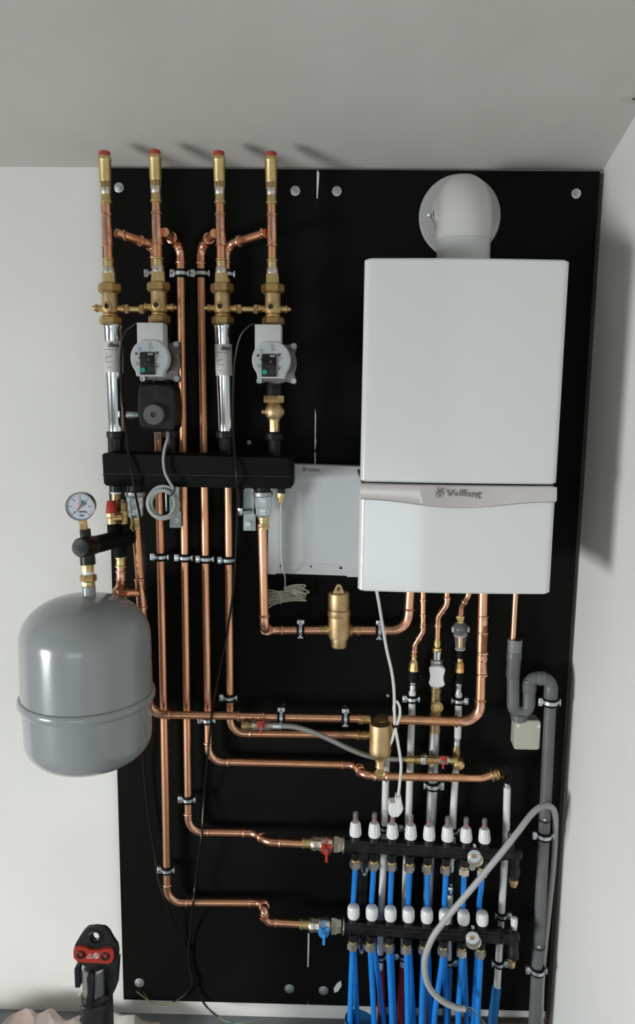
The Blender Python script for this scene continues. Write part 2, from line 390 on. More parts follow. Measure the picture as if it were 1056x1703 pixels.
single('plastic_tag', 'small white leaf-shaped plastic tag beside the lower bolt', 'tag', mb.add(W+[a+V((0, .004, 0)) for a in W], [tuple(range(6)), tuple(range(6, 12))]+[(k, (k+1) % 6, 6+(k+1) % 6, 6+k) for k in range(6)]), WHT)

# ================================================================ BOILER
def rounded(x0, x1, z0, z1, r, n=6):
    o = []
    for cx, cz, a0 in ((x1-r, z1-r, 0), (x0+r, z1-r, 90), (x0+r, z0+r, 180), (x1-r, z0+r, 270)):
        for k in range(n+1):
            a = math.radians(a0+90*k/n); o.append((cx+r*math.cos(a), cz+r*math.sin(a)))
    return o
BX0, BZ1, BD = .6684, 2.0990, .35; BX1 = BX0+.437; BZ0 = BZ1-.731
bo = thing('gas_boiler', 'large white wall-hung boiler with a silver trim band and round flue above', 'boiler', (BX0+.22, 0, BZ0))
SPLIT = P(760, 805, BD).z
def shell(z0, z1, yf, yb, bulge, wx=0.):
    """cover with a gently bowed front"""
    mb = MB(); n = 24; x0, x1 = BX0-wx, BX1+wx; rr = .014; prof = []
    for k in range(6): a = PI/2*k/5; prof.append((x0+rr-rr*math.cos(a), -yf+rr-rr*math.sin(a)))
    for k in range(1, n): f = k/n; prof.append((x0+rr+(x1-x0-2*rr)*f, -yf-bulge*math.sin(PI*f)))
    for k in range(6): a = PI/2*(1-k/5); prof.append((x1-rr+rr*math.cos(a), -yf+rr-rr*math.sin(a)))
    prof = [(x0+.013, -yb), (x0+.010, -yf+.06)]+prof+[(x1-.010, -yf+.06), (x1-.013, -yb)]; m_ = len(prof); ls = [(z0, .004), (z0+.004, 0), (z1-.004, 0), (z1, .004)]; vs = []
    cx = (x0+x1)/2; cy = -(yf+yb)/2
    for z, i in ls:
        for (x, y) in prof:
            vs.append((x+(i if x < cx else -i), y+(i if y < cy else 0), z))
    fs = [(j*m_+k, j*m_+(k+1) % m_, (j+1)*m_+(k+1) % m_, (j+1)*m_+k) for j in range(3) for k in range(m_)]
    fs += [tuple(range(m_)), tuple(3*m_+k for k in range(m_))]
    return mb.add(vs, fs)
BUL = .008
part(bo, 'upper_cover', shell(SPLIT+.0022, BZ1, BD, .02, BUL), SRF)
part(bo, 'lower_cover', shell(BZ0, SPLIT-.0022, BD-.002, .02, BUL), SRF)
part(bo, 'seam', MB().box(((BX0+BX1)/2, -(BD-.01+.03)/2, SPLIT), (.43, BD-.05, .006)), DGR)
# trim band: sagging lower edge
N = 40; T0 = SPLIT-.004
def fy(f): return -(BD-.002)-BUL*math.sin(PI*f)
def band_curve(f):
    xx = P(602+(918-602)*f, 806, BD); e = .032
    s_ = .5-.5*math.cos(2*PI*min(1, max(0, (f-.06)/.88)))
    return T0 - e - .0125*s_ - .003*math.sin(PI*f)
mb = MB(); vs = []; fs = []
for k in range(N+1):
    f = k/N; x = BX0+.001+.435*f; y = fy(f); zb = band_curve(f); pr = .0035+.006*max(0, math.sin(PI*(f-.28)/.44))*(1 if .28 < f < .72 else 0)
    vs += [(x, y+.002, T0), (x, y-.0022, T0), (x, y-.0022-pr, zb+.004), (x, y-.001-pr*.8, zb), (x, y+.002, zb)]
fs = [(k*5+i, k*5+i+1, (k+1)*5+i+1, (k+1)*5+i) for k in range(N) for i in range(4)]+[tuple(range(5)), tuple(N*5+i for i in range(5))]
part(bo, 'trim_band', mb.add(vs, fs), TRM)
mb = MB(); vs = []
for k in range(N+1):
    f = k/N; x = BX0+.002+.433*f; y = fy(f); zb = band_curve(f); vs += [(x, y-.0006, zb+.001), (x, y-.0006, zb-.0016), (x, y+.003, zb-.0016)]
part(bo, 'band_gap', mb.add(vs, [(k*3+i, k*3+i+1, (k+1)*3+i+1, (k+1)*3+i) for k in range(N) for i in range(2)]), DGR)
cL = P(771, 822, BD+BUL); LY = -(BD+BUL)-.0045
lettering(bo, 'Vaillant', .0265, (cL.x, LY, cL.z), INKL, bold=.0006, sx=.97)
# emblem: hare in an egg
e0 = P(731, 821, BD+BUL); mb = MB(); ec = V((e0.x, LY+.0002, e0.z))
def flatcurve(mb, pts, wd):
    W = [ec+V((x*.001, 0, z*.001)) for x, z in pts]; mb.tube(catmull(W, 5), wd, 5)
mb.tube([ec+V((.0082*math.cos(a), 0, -.002+.0105*math.sin(a)-.0012*math.cos(2*a))) for a in [2*PI*k/32 for k in range(33)]], .0007, 5)
for s_ in (-1, 1):
    flatcurve(mb, [(s_*1, 9), (s_*4, 10.5), (s_*7.5, 14.5), (s_*6, 9.5), (s_*5, 6)], .0006)
    flatcurve(mb, [(s_*2, 6), (s_*3.6, 2), (s_*2.4, -3), (s_*4.5, -7)], .0007)
    flatcurve(mb, [(s_*.5, -9), (s_*2.5, -6), (s_*1, -4), (0, -1)], .0007)
flatcurve(mb, [(-2, 7), (-1, 4), (0, 3), (1, 4), (2, 7)], .0008)
part(bo, 'emblem', mb, INKL)
# bottom tray
part(bo, 'base_tray', MB().box(((BX0+BX1)/2, -.17, BZ0+.03), (.41, .28, .05)), DGR)

# flue
fx = P(764, 361, 0); fp = P(770, 430, .17); FX = fp.x; RF = 44.5*M(770, 410, .17)
ZIB = mat('bracket_zinc', (.48, .53, .53), .5, .85, var=(.40, .45, .45), scale=60)
fl_ = thing('flue_pipe', 'white flue elbow rising from the boiler into the wall', 'flue', (FX, 0, BZ1))
zj = P(770, 395, .17+RF*.6).z; rb_ = .105; zc_ = fx.z-.004
part(fl_, 'pipe', MB().rings([V((FX, -.17, BZ1+.0005)), V((FX, -.17, zj)), V((FX, -.17, zj+.002))], [RF*.985, RF*.985, RF*.985], (0, 0, 1), 40), mat('flue_white', (.56, .58, .575), .3))
arc = [V((FX, -.17, zj-.001)), V((FX, -.17, zj+.0))]
zs = max(zc_-rb_, zj+.005)
arc += [V((FX-(FX-fx.x)*.6*(k/14), -.17+rb_*(1-math.cos(PI/2*k/14)), zs+rb_*math.sin(PI/2*k/14))) for k in range(15)]
arc.append(V((fx.x+(FX-fx.x)*.4, -.002, zs+rb_)))
part(fl_, 'elbow', MB().tube(arc, [RF*1.0, RF*1.02]+[RF*1.02]*16, 40), mat('flue_elbow_white', (.60, .60, .575), .38))
pt = thing('wall_plate', 'round white cover plate behind the flue elbow', 'plate', fx)
part(pt, 'disc', MB().lathe(fx, (0, -1, 0), [(0, .1035), (.006, .1035), (.009, .1005), (.010, .092)], 64), mat('rosette_white', (.42, .42, .41), .5))
kk = V((fx.x-.072, -.014, fx.z)); mb = MB()
mb.tube(catmull([kk+V((.018, -.006, .055)), kk+V((.004, -.008, .028)), kk+V((-.002, -.010, .0)), kk+V((.008, -.010, -.022)), kk+V((.006, -.008, -.036))], 6), .003, 8)
part(pt, 'clip', mb, CHR); part(pt, 'clip_screw', MB().lathe(kk+V((-.004, .004, .003)), (0, -1, 0), [(0, .008), (.008, .008), (.010, .005)], 14), ZIN)

# ================================================================ COPPER RISERS AND HEATING RUNS
g4 = 'copper risers with bends'
run('copper_riser', 'leftmost copper riser, dropping behind the first pump and bending right to the blue valve', 'pipe',
    [(193, 387, .12), (246, 405, .06), (257, 412, .04), (279, 1500, .04), (437, 1501, .04), (440, 1512, .085), (441, 1533, .085), (512, 1537, .085)], .011,
    couple=[(208, 392, .105, 'h'), (231, 401, .075, 'h')])
run('copper_riser', 'second copper riser from the left, bending right to the red valve', 'pipe',
    [(274, 386, .12), (292, 401, .05), (300.5, 420, .04), (313.5, 1383, .04), (424, 1385, .04), (446, 1400, .085), (520, 1404, .085)], .011, couple=[(288, 396, .075, 'h')])
run('copper_riser', 'third copper riser from the left, bending right and passing under the dirt separator', 'pipe',
    [(357, 388, .12), (342, 401, .05), (334, 420, .04), (347, 1266, .04), (594, 1272, .04), (602, 1288, .10), (632, 1291, .095), (800, 1294, .085), (824, 1286, .085)], .011, couple=[(346, 399, .06, 'h')], soft=(7,))
run('copper_riser', 'rightmost of the four copper risers, bending right just below the tank cross pipe', 'pipe',
    [(442, 388, .12), (386, 405, .045), (376, 420, .04), (383, 1219, .04), (605, 1222, .04)], .011, couple=[(435, 389, .115, 'h'), (396, 402, .055, 'h')])
t = run('tank_pipe', 'copper pipe from the left coupling down behind the grey tank and across the risers', 'pipe',
    [(226, 872, .09), (249, 1188, .085), (425, 1191, .085)], .011)
run('boiler_return_pipe', 'copper pipe right of the dirt separator, bending up to the boiler', 'pipe', [(645, 1196, .085), (798, 1201, .085), (803, 985, .085)], .0125)
t2 = run('header_flow_pipe', 'copper pipe dropping from the right coupling and bending right to the air separator', 'pipe',
    [(436, 872, .10), (440, 1046, .10), (447, 1048, .055), (548, 1048, .055)], .0115)
run('boiler_flow_pipe', 'copper pipe from the air separator bending up into the boiler', 'pipe', [(590, 1048, .055), (678, 1049, .055), (682, 980, .055)], .0125)
t3 = run('separator_pipe', 'copper pipe through clips between tank tee and dirt separator', 'pipe', [(440, 1192, .085), (612, 1195, .085)], .011)
hcol(t3, ((400, 1191), (600, 1195)), .085, 'tee', COPF, [(395, 8.5), (396, 9.5), (399, 9.5), (400, 8), (410, 8), (436, 8), (437, 9.6), (440, 9.6), (441, 8)])
part(t3, 'tee_branch', MB().tube([P(421, 1193, .085), P(421, 1206, .108)], .0105, 16), BRAD)
vcol(t, ((225, 860), (249, 1188)), .09, 'tee', COPF, [(961, 8), (962, 9.6), (965, 9.6), (966, 8.2), (1008, 8.2), (1009, 9.6), (1012, 9.6), (1013, 8)])
# union in the boiler return
bt = thing('pipe_union', 'swaged copper coupling with darkened middle in the boiler return pipe', 'coupling', P(803, 1060, .085))
vcol(bt, ((803, 1020), (801.5, 1130)), .085, 'socket', COPF, [(1023, 8.3), (1024, 9.5), (1026, 9.5), (1027, 7.6), (1032, 7.8), (1036, 8), (1040, 8)])
vcol(bt, ((803, 1020), (801.5, 1130)), .085, 'dark_sleeve', COPD, [(1039, 8.0), (1052, 8.0), (1053, 8.5), (1085, 8.2)])
vcol(bt, ((803, 1020), (801.5, 1130)), .085, 'ring', COPF, [(1050, 8.2), (1051, 9.6), (1053, 9.6), (1054, 8.2)])
vcol(bt, ((803, 1020), (801.5, 1130)), .085, 'socket', COPF, [(1083, 8.6), (1084, 10), (1087, 10), (1089, 8.4), (1094, 8.4), (1095, 9), (1097, 9), (1101, 7.6), (1116, 8.4), (1119, 8.4), (1120, 10), (1123, 10), (1124, 8)])

# ================================================================ THE FOUR CONNECTION COLUMNS
D4 = .12
COLS = {1: [(174, 255), (191.5, 755)], 2: [(257.5, 252), (271, 755)], 3: [(364, 255), (375.5, 755)], 4: [(450.5, 255), (457, 755)]}
ordn = {1: 'first', 2: 'second', 3: 'third', 4: 'fourth'}
oy = {1: 0, 2: -2, 3: 0, 4: 1}
for c in (1, 2, 3, 4):
    L = COLS[c]; o = oy[c]; y = lambda a: a+o
    t = thing('riser_tee', f'copper tee column with red-capped brass coupling at the top, {ordn[c]} from the left', 'pipe', P(L[0][0], 440, D4), 'red capped copper tees')
    vcol(t, L, D4, 'red_cap', REDC, [(y(252), 8), (y(253), 9.3), (y(261), 9.5)])
    vcol(t, L, D4, 'press_sleeve', BRAY, [(y(260), 9.8), (y(261), 10.4), (y(266), 10.9), (y(268), 10.4), (y(269), 10), (y(301), 9.8), (y(302.5), 9.4)])
    vcol(t, L, D4, 'window_ring', BRAD, [(y(302), 7.6), (y(313), 7.6)])
    for k in range(5):
        a = PI*(k-2)/4.2; ctr = P(L[0][0]+(L[1][0]-L[0][0])*(307-255)/500, y(307.5), D4); m_ = M(L[0][0], 307, D4)
        part(t, 'bar', MB().box(ctr+V((math.sin(a)*8*m_, -math.cos(a)*8*m_, 0)), (.002, .002, 11*m_)), BRAY)
    vcol(t, L, D4, 'knurled_nut', NIC, [(y(312), 8.6), (y(312.5), 9.2), (y(315), 9.2), (y(315.5), 8.6), (y(323), 8.6), (y(324), 8)])
    vcol(t, L, D4, 'coupling', BRAY, [(y(322), 7.8), (y(334), 8.3), (y(335.5), 9.4), (y(338.5), 9.4), (y(339.5), 8)])
    vcol(t, L, D4, 'pipe', COP, [(y(337), 7.3), (y(432), 7.3)])
    vcol(t, L, D4, 'tee_body', COPF, [(y(354), 7.6), (y(355), 9.3), (y(358), 9.3), (y(359.5), 8), (y(362), 8.2), (y(402), 8.4), (y(405), 8.1), (y(406), 9.4), (y(409), 9.4), (y(410), 7.6)])
    sx = 1 if c in (1, 2) else -1
    bx_ = L[0][0]+(L[1][0]-L[0][0])*(388-255)/500
    vcol(t, L, D4, 'press_adapter', BRAY, [(y(430), 8.6), (y(431), 9.4), (y(433), 9.4), (y(434), 8.2), (y(445), 8.2), (y(446), 9.2)])
    vcol(t, L, D4, 'knurled_ring', NIC, [(y(444), 9), (y(446), 9.8), (y(455), 10.4), (y(457), 9.8)])
    # ---- isolating valve
    vt = thing('isolating_valve', f'cast brass isolating valve with hex nuts and front port, {ordn[c]} from the left', 'valve', P(L[0][0], 500, D4), 'isolating valves above the pumps')
    vcol(vt, L, D4, 'square_neck', BRAY, [(y(455), 11), (y(473), 11.6)], seg=8, ph=.5)
    vcol(vt, L, D4, 'union_nut', BRA, [(y(471), 16), (y(473.5), 19.4), (y(484), 19.4), (y(488), 15.5)], seg=6, ph=.5)
    vcol(vt, L, D4, 'valve_body', BRAC, [(y(486), 12.5), (y(489), 13), (y(505), 13), (y(508), 13.5), (y(520), 13.5), (y(522), 10.5), (y(524), 12.6), (y(527), 12.6), (y(528), 11)], seg=28)
    vcol(vt, L, D4, 'lower_nut', BRA, [(y(526), 16), (y(529), 18.6), (y(537), 18.8), (y(540), 16.5)], seg=6, ph=.5)
    xc = L[0][0]+(L[1][0]-L[0][0])*(511-255)/500
    fcol(vt, xc-2.5, y(510), D4+.018, 'port', BRA, [(0, 6.6), (.009, 6.6), (.009, 7.6), (.013, 7.6), (.0135, 6.6), (.0135, 4), (.003, 3.5)], 20)
    fcol(vt, xc-2.5, y(510), D4+.021, 'port_hole', DGR, [(0, 3.4), (.007, 3.4)], 14)
    for s_ in (-1, 1):
        out = (s_ == -1 and c in (1, 3)) or (s_ == 1 and c in (2, 4))
        prof = [(xc+s_*11, 4.5), (xc+s_*14, 5.5), (xc+s_*20, 5.5), (xc+s_*20.5, 6.6), (xc+s_*24, 6.8), (xc+s_*24.5, 4)]
        if out: prof += [(xc+s_*27, 4), (xc+s_*29, 2.8), (xc+s_*30, 2.8)]
        hcol(vt, ((xc, y(513)), (xc+50, y(514))), D4, 'side_port', BRA, sorted(prof), seg=16)
for a, b, l in ((1, 2, 'brass balancing tube linking the first and second isolating valves'), (3, 4, 'brass balancing tube linking the third and fourth isolating valves')):
    xa = COLS[a][0][0]+(COLS[a][1][0]-COLS[a][0][0])*.512; xb = COLS[b][0][0]+(COLS[b][1][0]-COLS[b][0][0])*.512
    t = thing('balancing_tube', l, 'tube', P((xa+xb)/2, 514, D4))
    ln = ((xa, 514), (xb, 515))
    hcol(t, ln, D4, 'tube', BRAY, [(xa+24, 4.6), (xb-24, 4.6)], 16)
    hcol(t, ln, D4, 'nut', BRA, [(xa+24.6, 7), (xa+25.5, 8.2), (xa+31, 8.2), (xa+32, 7)], 6); hcol(t, ln, D4, 'nut', BRA, [(xb-32, 7), (xb-31, 8.2), (xb-25.5, 8.2), (xb-24.6, 7)], 6)

# chrome spacer tubes with printed labels
for c, l in ((1, 'chrome spacer tube with white label at the far left, above the header'), (3, 'chrome spacer tube with white label between the two pumps')):
    L = [(186.5, 540), (193, 720)] if c == 1 else [(370.5, 540), (375, 722)]
    t = thing('spacer_tube', l, 'tube', P(*L[1], D4)); hw = 16.5 if c == 1 else 14.4
    vcol(t, L, D4, 'tube', CHR, [(540, hw*.9), (541, hw+.3), (545, hw+.3), (547, hw-.6), (700, hw-2.4), (715, hw-2.4), (720, hw-3)], 40)
    yl = 568 if c == 1 else 573
    vc = vcol(t, L, D4, 'label', LBL, [(yl, hw-.3), (yl+1, hw-.1), (yl+51, hw-.7), (yl+52, hw-.9)], 40)
    vc['label'] = 'white printed paper label'
    cc = P(L[0][0]+.9, yl+7, D4); R_ = (hw+.1)*M(*L[0], D4)
    lettering(vc, 'Vaillant', .0140, (cc.x+.004, cc.y-R_-.0003, cc.z), INK, bend=R_+.0004, bold=.0005, sx=.9)
    cc = cc+V((0, -R_-.0001, 0)); mk = MB()
    for j, (dx, wd, dz) in enumerate(((0, .036, -.010), (-.012, .008, -.020), (-.006, .018, -.027), (-.009, .012, -.031), (-.012, .006, -.035), (-.006, .018, -.040), (-.010, .004, -.046), (-.008, .004, -.054), (-.002, .006, -.054))):
        n = 6; vs = []
        for k in range(n+1):
            x = dx-wd/2+wd*k/n; a = x/(R_); 
            for dd in (0, -.0009): vs.append(cc+V((R_*math.sin(a), R_-(R_+.0003)*math.cos(a), dz+dd)))
        mk.add(vs, [(2*k, 2*k+1, 2*k+3, 2*k+2) for k in range(n)])
    part(vc, 'print', mk, INK)
    cb = t; L2 = L
    st = thing('header_collar', ('black threaded header stub under the far left chrome tube' if c == 1 else 'black threaded header stub under the middle chrome tube'), 'collar', P(L[1][0], 740, D4))
    Lc = [(L[1][0], 718), (L[1][0]+1.2, 760)]
    vcol(st, Lc, D4, 'nut', BLK, [(717, 14.5), (718.5, 16), (727, 16), (728.5, 14.5)], 12)
    vcol(st, Lc, D4, 'stub', BLK, [(728, 11.5), (760, 11.5)], 24)
    for s_ in (-6, 5): 
        q = P(L[1][0]+s_, 742, D4+.016); part(st, 'rib', MB().box(q, (.003, .004, 24*.0015)), BLK)

# header
hd = thing('distribution_header', 'long black insulated header box under the pumps', 'header', P(327, 786, .13))
def quad_box(par, name, m, q, d0, d1, bev=.003):
    """front outline given as pixel corners at depth d1 (front), going back to d0"""
    W = [P(x, y, d1) for x, y in q]
    return part(par, name, MB().prism([(w_.x, w_.z) for w_ in W], -d1, -d0, bev), m)
quad_box(hd, 'upper_half', FOAM, [(169, 757), (171, 788), (484, 793), (483, 764), (478, 762), (172, 754)], .07, .19, .004)
quad_box(hd, 'lower_half', FOAM, [(171, 789.5), (172, 804), (176, 808), (474, 813), (484, 812), (485, 794.5)], .07, .187, .004)
quad_box(hd, 'end_clip', FOAM, [(480, 764), (481, 812), (487, 808), (487, 768)], .08, .17, .002)
quad_box(hd, 'seam', DGR, [(171, 787), (171, 791), (484, 796), (484, 792)], .075, .184, .001)
hb = [(248, 780), (300, 805)]

# col 4: black gland, brass ball valve, black collar
t = thing('pump_valve', 'brass ball valve with side stem between the right pump and the header', 'valve', P(456, 690, D4))
L = [(455.5, 640), (456.5, 760)]
vcol(t, L, D4, 'union_nut', BRA, [(658, 17), (660, 18), (669, 18), (671, 16)], 8, .5)
vcol(t, L, D4, 'valve_body', BRAC, [(670, 10), (673, 11), (676, 13.5), (684, 15.5), (692, 14), (697, 9.5), (700, 9.5)], 28)
vcol(t, L, D4, 'neck', BRA, [(698, 9), (718, 9)], 8)
hcol(t, ((430, 685), (480, 685)), D4+.008, 'side_stem', BRAC, [(435, 2.5), (436, 4), (438.5, 4.2), (439, 3.2), (441, 3.2), (441.5, 6.5), (447, 7), (450, 5)], 14)
hcol(t, ((430, 685), (480, 685)), D4, 'boss', BRAC, [(468, 8), (471, 6), (473, 3)], 14)
st = thing('header_collar', 'black ribbed header stub under the brass ball valve', 'collar', P(457, 740, D4))
vcol(st, L, D4, 'nut', BLK, [(719, 13), (721, 15), (730, 15.5), (732, 13)], 12); vcol(st, L, D4, 'stub', BLK, [(731, 10.5), (760, 10.5)], 24)
for s_ in (-8, 6): part(st, 'rib', MB().box(P(457+s_, 744, D4+.014), (.003, .004, .034)), BLK)
st = thing('header_collar', 'black header stub under the mixing valve actuator', 'collar', P(284, 740, D4))
vcol(st, [(284, 700), (286, 760)], D4-.01, 'nut', BLK, [(715, 10), (716, 14), (727, 14), (728, 10)], 12); vcol(st, [(284, 700), (286, 760)], D4-.01, 'stub', BLK, [(727, 9), (760, 9)], 20)

# pumps
for c, (hx, hy), l in ((2, (266.5, 600), 'left circulation pump with grey round face, above the actuator'), (4, (457, 603), 'right circulation pump with grey round face, above the brass ball valve')):
    t = thing('circulation_pump', l, 'pump', P(hx, hy, .12))
    o = P(hx, hy, .12); k = M(hx, hy, .15)
    # volute with inlet and outlet stubs
    part(t, 'volute', MB().lathe(o+V((0, .03, 0)), (0, -1, 0), [(0, .028), (.008, .040), (.03, .043), (.038, .040)], 32), BLK)
    LL = COLS[c]; vcol(t, LL, D4, 'neck', BLK, [(539+oy[c], 11), (548, 12.5), (562, 13.5), (575, 18)], 24)
    vcol(t, LL, D4, 'outlet_neck', BLK, [(625, 16), (636, 11), (640, 12), (658, 13)], 24)
    # flange with four ears
    poly = []; 
    for i in range(72):
        a = 2*PI*i/72; e = max(0, -math.cos(4*a)); r = .049+.019*e**3
        poly.append((o.x+.007+r*math.cos(a), o.z-.004+r*math.sin(a)))
    part(t, 'flange', MB().prism(poly, -.158, -.143, .0025), ALU)
    part(t, 'flange_rim', MB().lathe(V((o.x, -.155, o.z)), (0, -1, 0), [(0, .040), (.006, .039), (.008, .036), (.022, .035)], 40), BLK)
    for a in (45, 135, 225, 315):
        a = math.radians(a); q = V((o.x+.007+.059*math.cos(a), -.157, o.z-.004+.059*math.sin(a)))
        b = part(t, 'bolt', MB().lathe(q, (0, -1, 0), [(0, .0068), (.006, .0068), (.006, .0045), (.003, .0042)], 14), ZIN)
    m1 = P(hx-14.5, hy-5.5, .23); mc = V((m1.x, 0, m1.z)); mc = V((o.x, 0, o.z))
    part(t, 'motor', MB().lathe(V((o.x, -.160, o.z)), (0, -1, 0), [(0, .034), (.052, .036)], 40), BLK)
    fx0, fz0 = o.x, o.z; rf = 32*M(252, 595, .23)
    poly = []
    for i in range(64):
        a = 2*PI*i/64; x = math.cos(a)*rf; z = math.sin(a)*rf
        if z < -rf*.70 : z = -rf*.93; x = max(-rf*.70, min(rf*.70, x*1.05))
        if z > rf*.93: z = rf*.93
        poly.append((fx0+x, fz0+z))
    part(t, 'motor_cover', MB().prism(poly, -.230, -.205, .002), LBL, 'pale grey cover rim')
    poly2 = [(fx0+(x-fx0)*.95, fz0+(z-fz0)*.95) for x, z in poly]
    fp_ = part(t, 'face_label', MB().prism(poly2, -.2306, -.2295, .0), FAC)
    mk = MB()
    def bar(x, z, w_, h_=.0009): mk.box((fx0+x, -.2308, fz0+z), (w_, .0004, h_))
    for i, (x, z, w_) in enumerate(((-.022, .024, .008), (-.022, .021, .009), (-.022, .0175, .007), (.003, .036, .006), (.003, .032, .009), (.003, .028, .008), (.005, .024, .012), (.0225, .004, .012), (.019, .001, .006), (.019, -.003, .007), (-.026, -.010, .012), (-.026, -.013, .011), (-.026, -.016, .012), (.018, -.022, .008), (.002, .021, .003), (.002, .017, .003), (.002, .013, .004), (.018, -.018, .009))): bar(x, z, w_, .001)
    mk.box((fx0-.0305, -.2308, fz0+.010), (.006, .0004, .006)); mk.box((fx0+.019, -.2308, fz0+.012), (.007, .0004, .007)); mk.box((fx0-.023, -.2308, fz0+.001), (.005, .0004, .005))
    for q_, zz in ((.0195, 0), (.025, 0)): mk.tube([V((fx0+q_+.0018*math.cos(a), -.2308, fz0-.0145+.0024*math.sin(a))) for a in [PI*(.35+.2*j/1) for j in range(7)]], .0004, 4)
    mk.box((fx0+.019, -.2308, fz0-.019), (.005, .0004, .002))
    part(fp_, 'print', mk, INK)
    dp = part(t, 'display', MB().box((fx0-.0045, -.2325, fz0-.0125), (.0345, .005, .052), bev=.0012), BLK)
    part(dp, 'status_window', MB().box((fx0+.0035, -.2353, fz0+.009), (.011, .0006, .004)), LBL)
    lettering(dp, 'wilo', .0056, (fx0+.0035, -.2357, fz0+.009), INK, sx=1)
    part(dp, 'led', MB().lathe((fx0-.001, -.2348, fz0-.004), (0, -1, 0), [(0, .0028), (.001, .0026)], 14), KNG)
    part(dp, 'green_knob', MB().lathe((fx0-.0145, -.2348, fz0-.0275), (0, -1, 0), [(0, .0058), (.003, .0055), (.0032, .0035), (.0026, .003)], 20), GRN)
    mk = MB()
    for j in range(4): mk.box((fx0-.009+.006*j, -.2352, fz0-.016), (.0009, .0003, .007)); mk.box((fx0-.002+.004*j, -.2352, fz0-.026), (.0009, .0003, .010))
    part(dp, 'scale_marks', mk, KNG)
    tb = P(*((249.5, 562) if c == 2 else (445.5, 565)), .225)
    part(t, 'terminal_box', MB().box((tb.x, -.200, tb.z+.004), (43*.00142, .05, .062), bev=.0012), WHT if 0 else mat('pump_box_white', (.50, .51, .50), .45))
    
# mixing valve actuator
t = thing('valve_actuator', 'black mixing valve actuator with round grey knob, under the left pump', 'actuator', P(260, 680, .14))
W = [P(x, y, .205) for x, y in ((233, 640), (230, 650), (229, 682), (233, 705), (237, 712), (258, 716), (286, 715), (291, 708), (292, 680), (289, 648), (284, 641), (258, 637))]
part(t, 'housing', MB().prism([(a.x, a.z) for a in W], -.205, -.13, .005), BLK)
W = [P(x, y, .19) for x, y in ((231, 638), (228, 650), (227, 684), (231, 708), (236, 715), (258, 719), (288, 718), (293, 710), (294, 680), (291, 646), (286, 639), (258, 635))]
part(t, 'rear_shell', MB().prism([(a.x, a.z) for a in W], -.185, -.125, .002), FOAM)
fcol(t, 257, 689.5, .205, 'knob', KNG, [(0, 17.5), (.010, 17), (.012, 16), (.0122, 4.5), (.008, 4)], 36)
fcol(t, 257, 689, .2132, 'knob_socket', DGR, [(0, 3.6), (.004, 3.6)], 6)
hcol(t, ((210, 690), (235, 690.5)), .15, 'shaft', ZIN, [(211, 5), (212, 6), (226, 6), (227, 5.4), (232, 5.4)], 20)
part(t, 'nameplate', MB().box(P(262, 726, .13), (.010, .006, .016)), KNG)

# coil of grey cable
cb = thing('coiled_cable', 'grey actuator cable ending in a tied coil in front of the header', 'cable', P(272, 837, .2))
cm_ = [(280, 715, .175), (279, 728, .195), (274, 745, .205), (271.5, 765, .205), (274, 785, .205), (281, 800, .208), (289, 812, .21)]
curve(cb, 'lead', cm_, .0034, GRC, 10)
mb = MB(); pts = []; c0 = P(272, 837, .205); kk = .00146
for i in range(200):
    a = 2*PI*i/36 + .9; lp = i/36; rr = (27.5 if int(lp) % 2 == 0 else 22)-1.0*abs(math.sin(lp*2.1))*2
    rr = 25+2.6*math.cos(lp*2.4)-.6*lp
    pts.append(c0+V((rr*kk*math.cos(a)+.0025*math.sin(lp*1.7), -.004+.010*math.sin(lp*1.3), rr*kk*1.02*math.sin(a)+.002*math.cos(lp*2.9))))
part(cb, 'coil', mb.tube(pts, .0033, 8), GRC)
part(cb, 'cable_tie', MB().tube(catmull([P(289, 807, .225), P(291, 815, .228), (P(286, 822, .226)), P(281, 826, .222)], 4), .0016, 6), BLK)

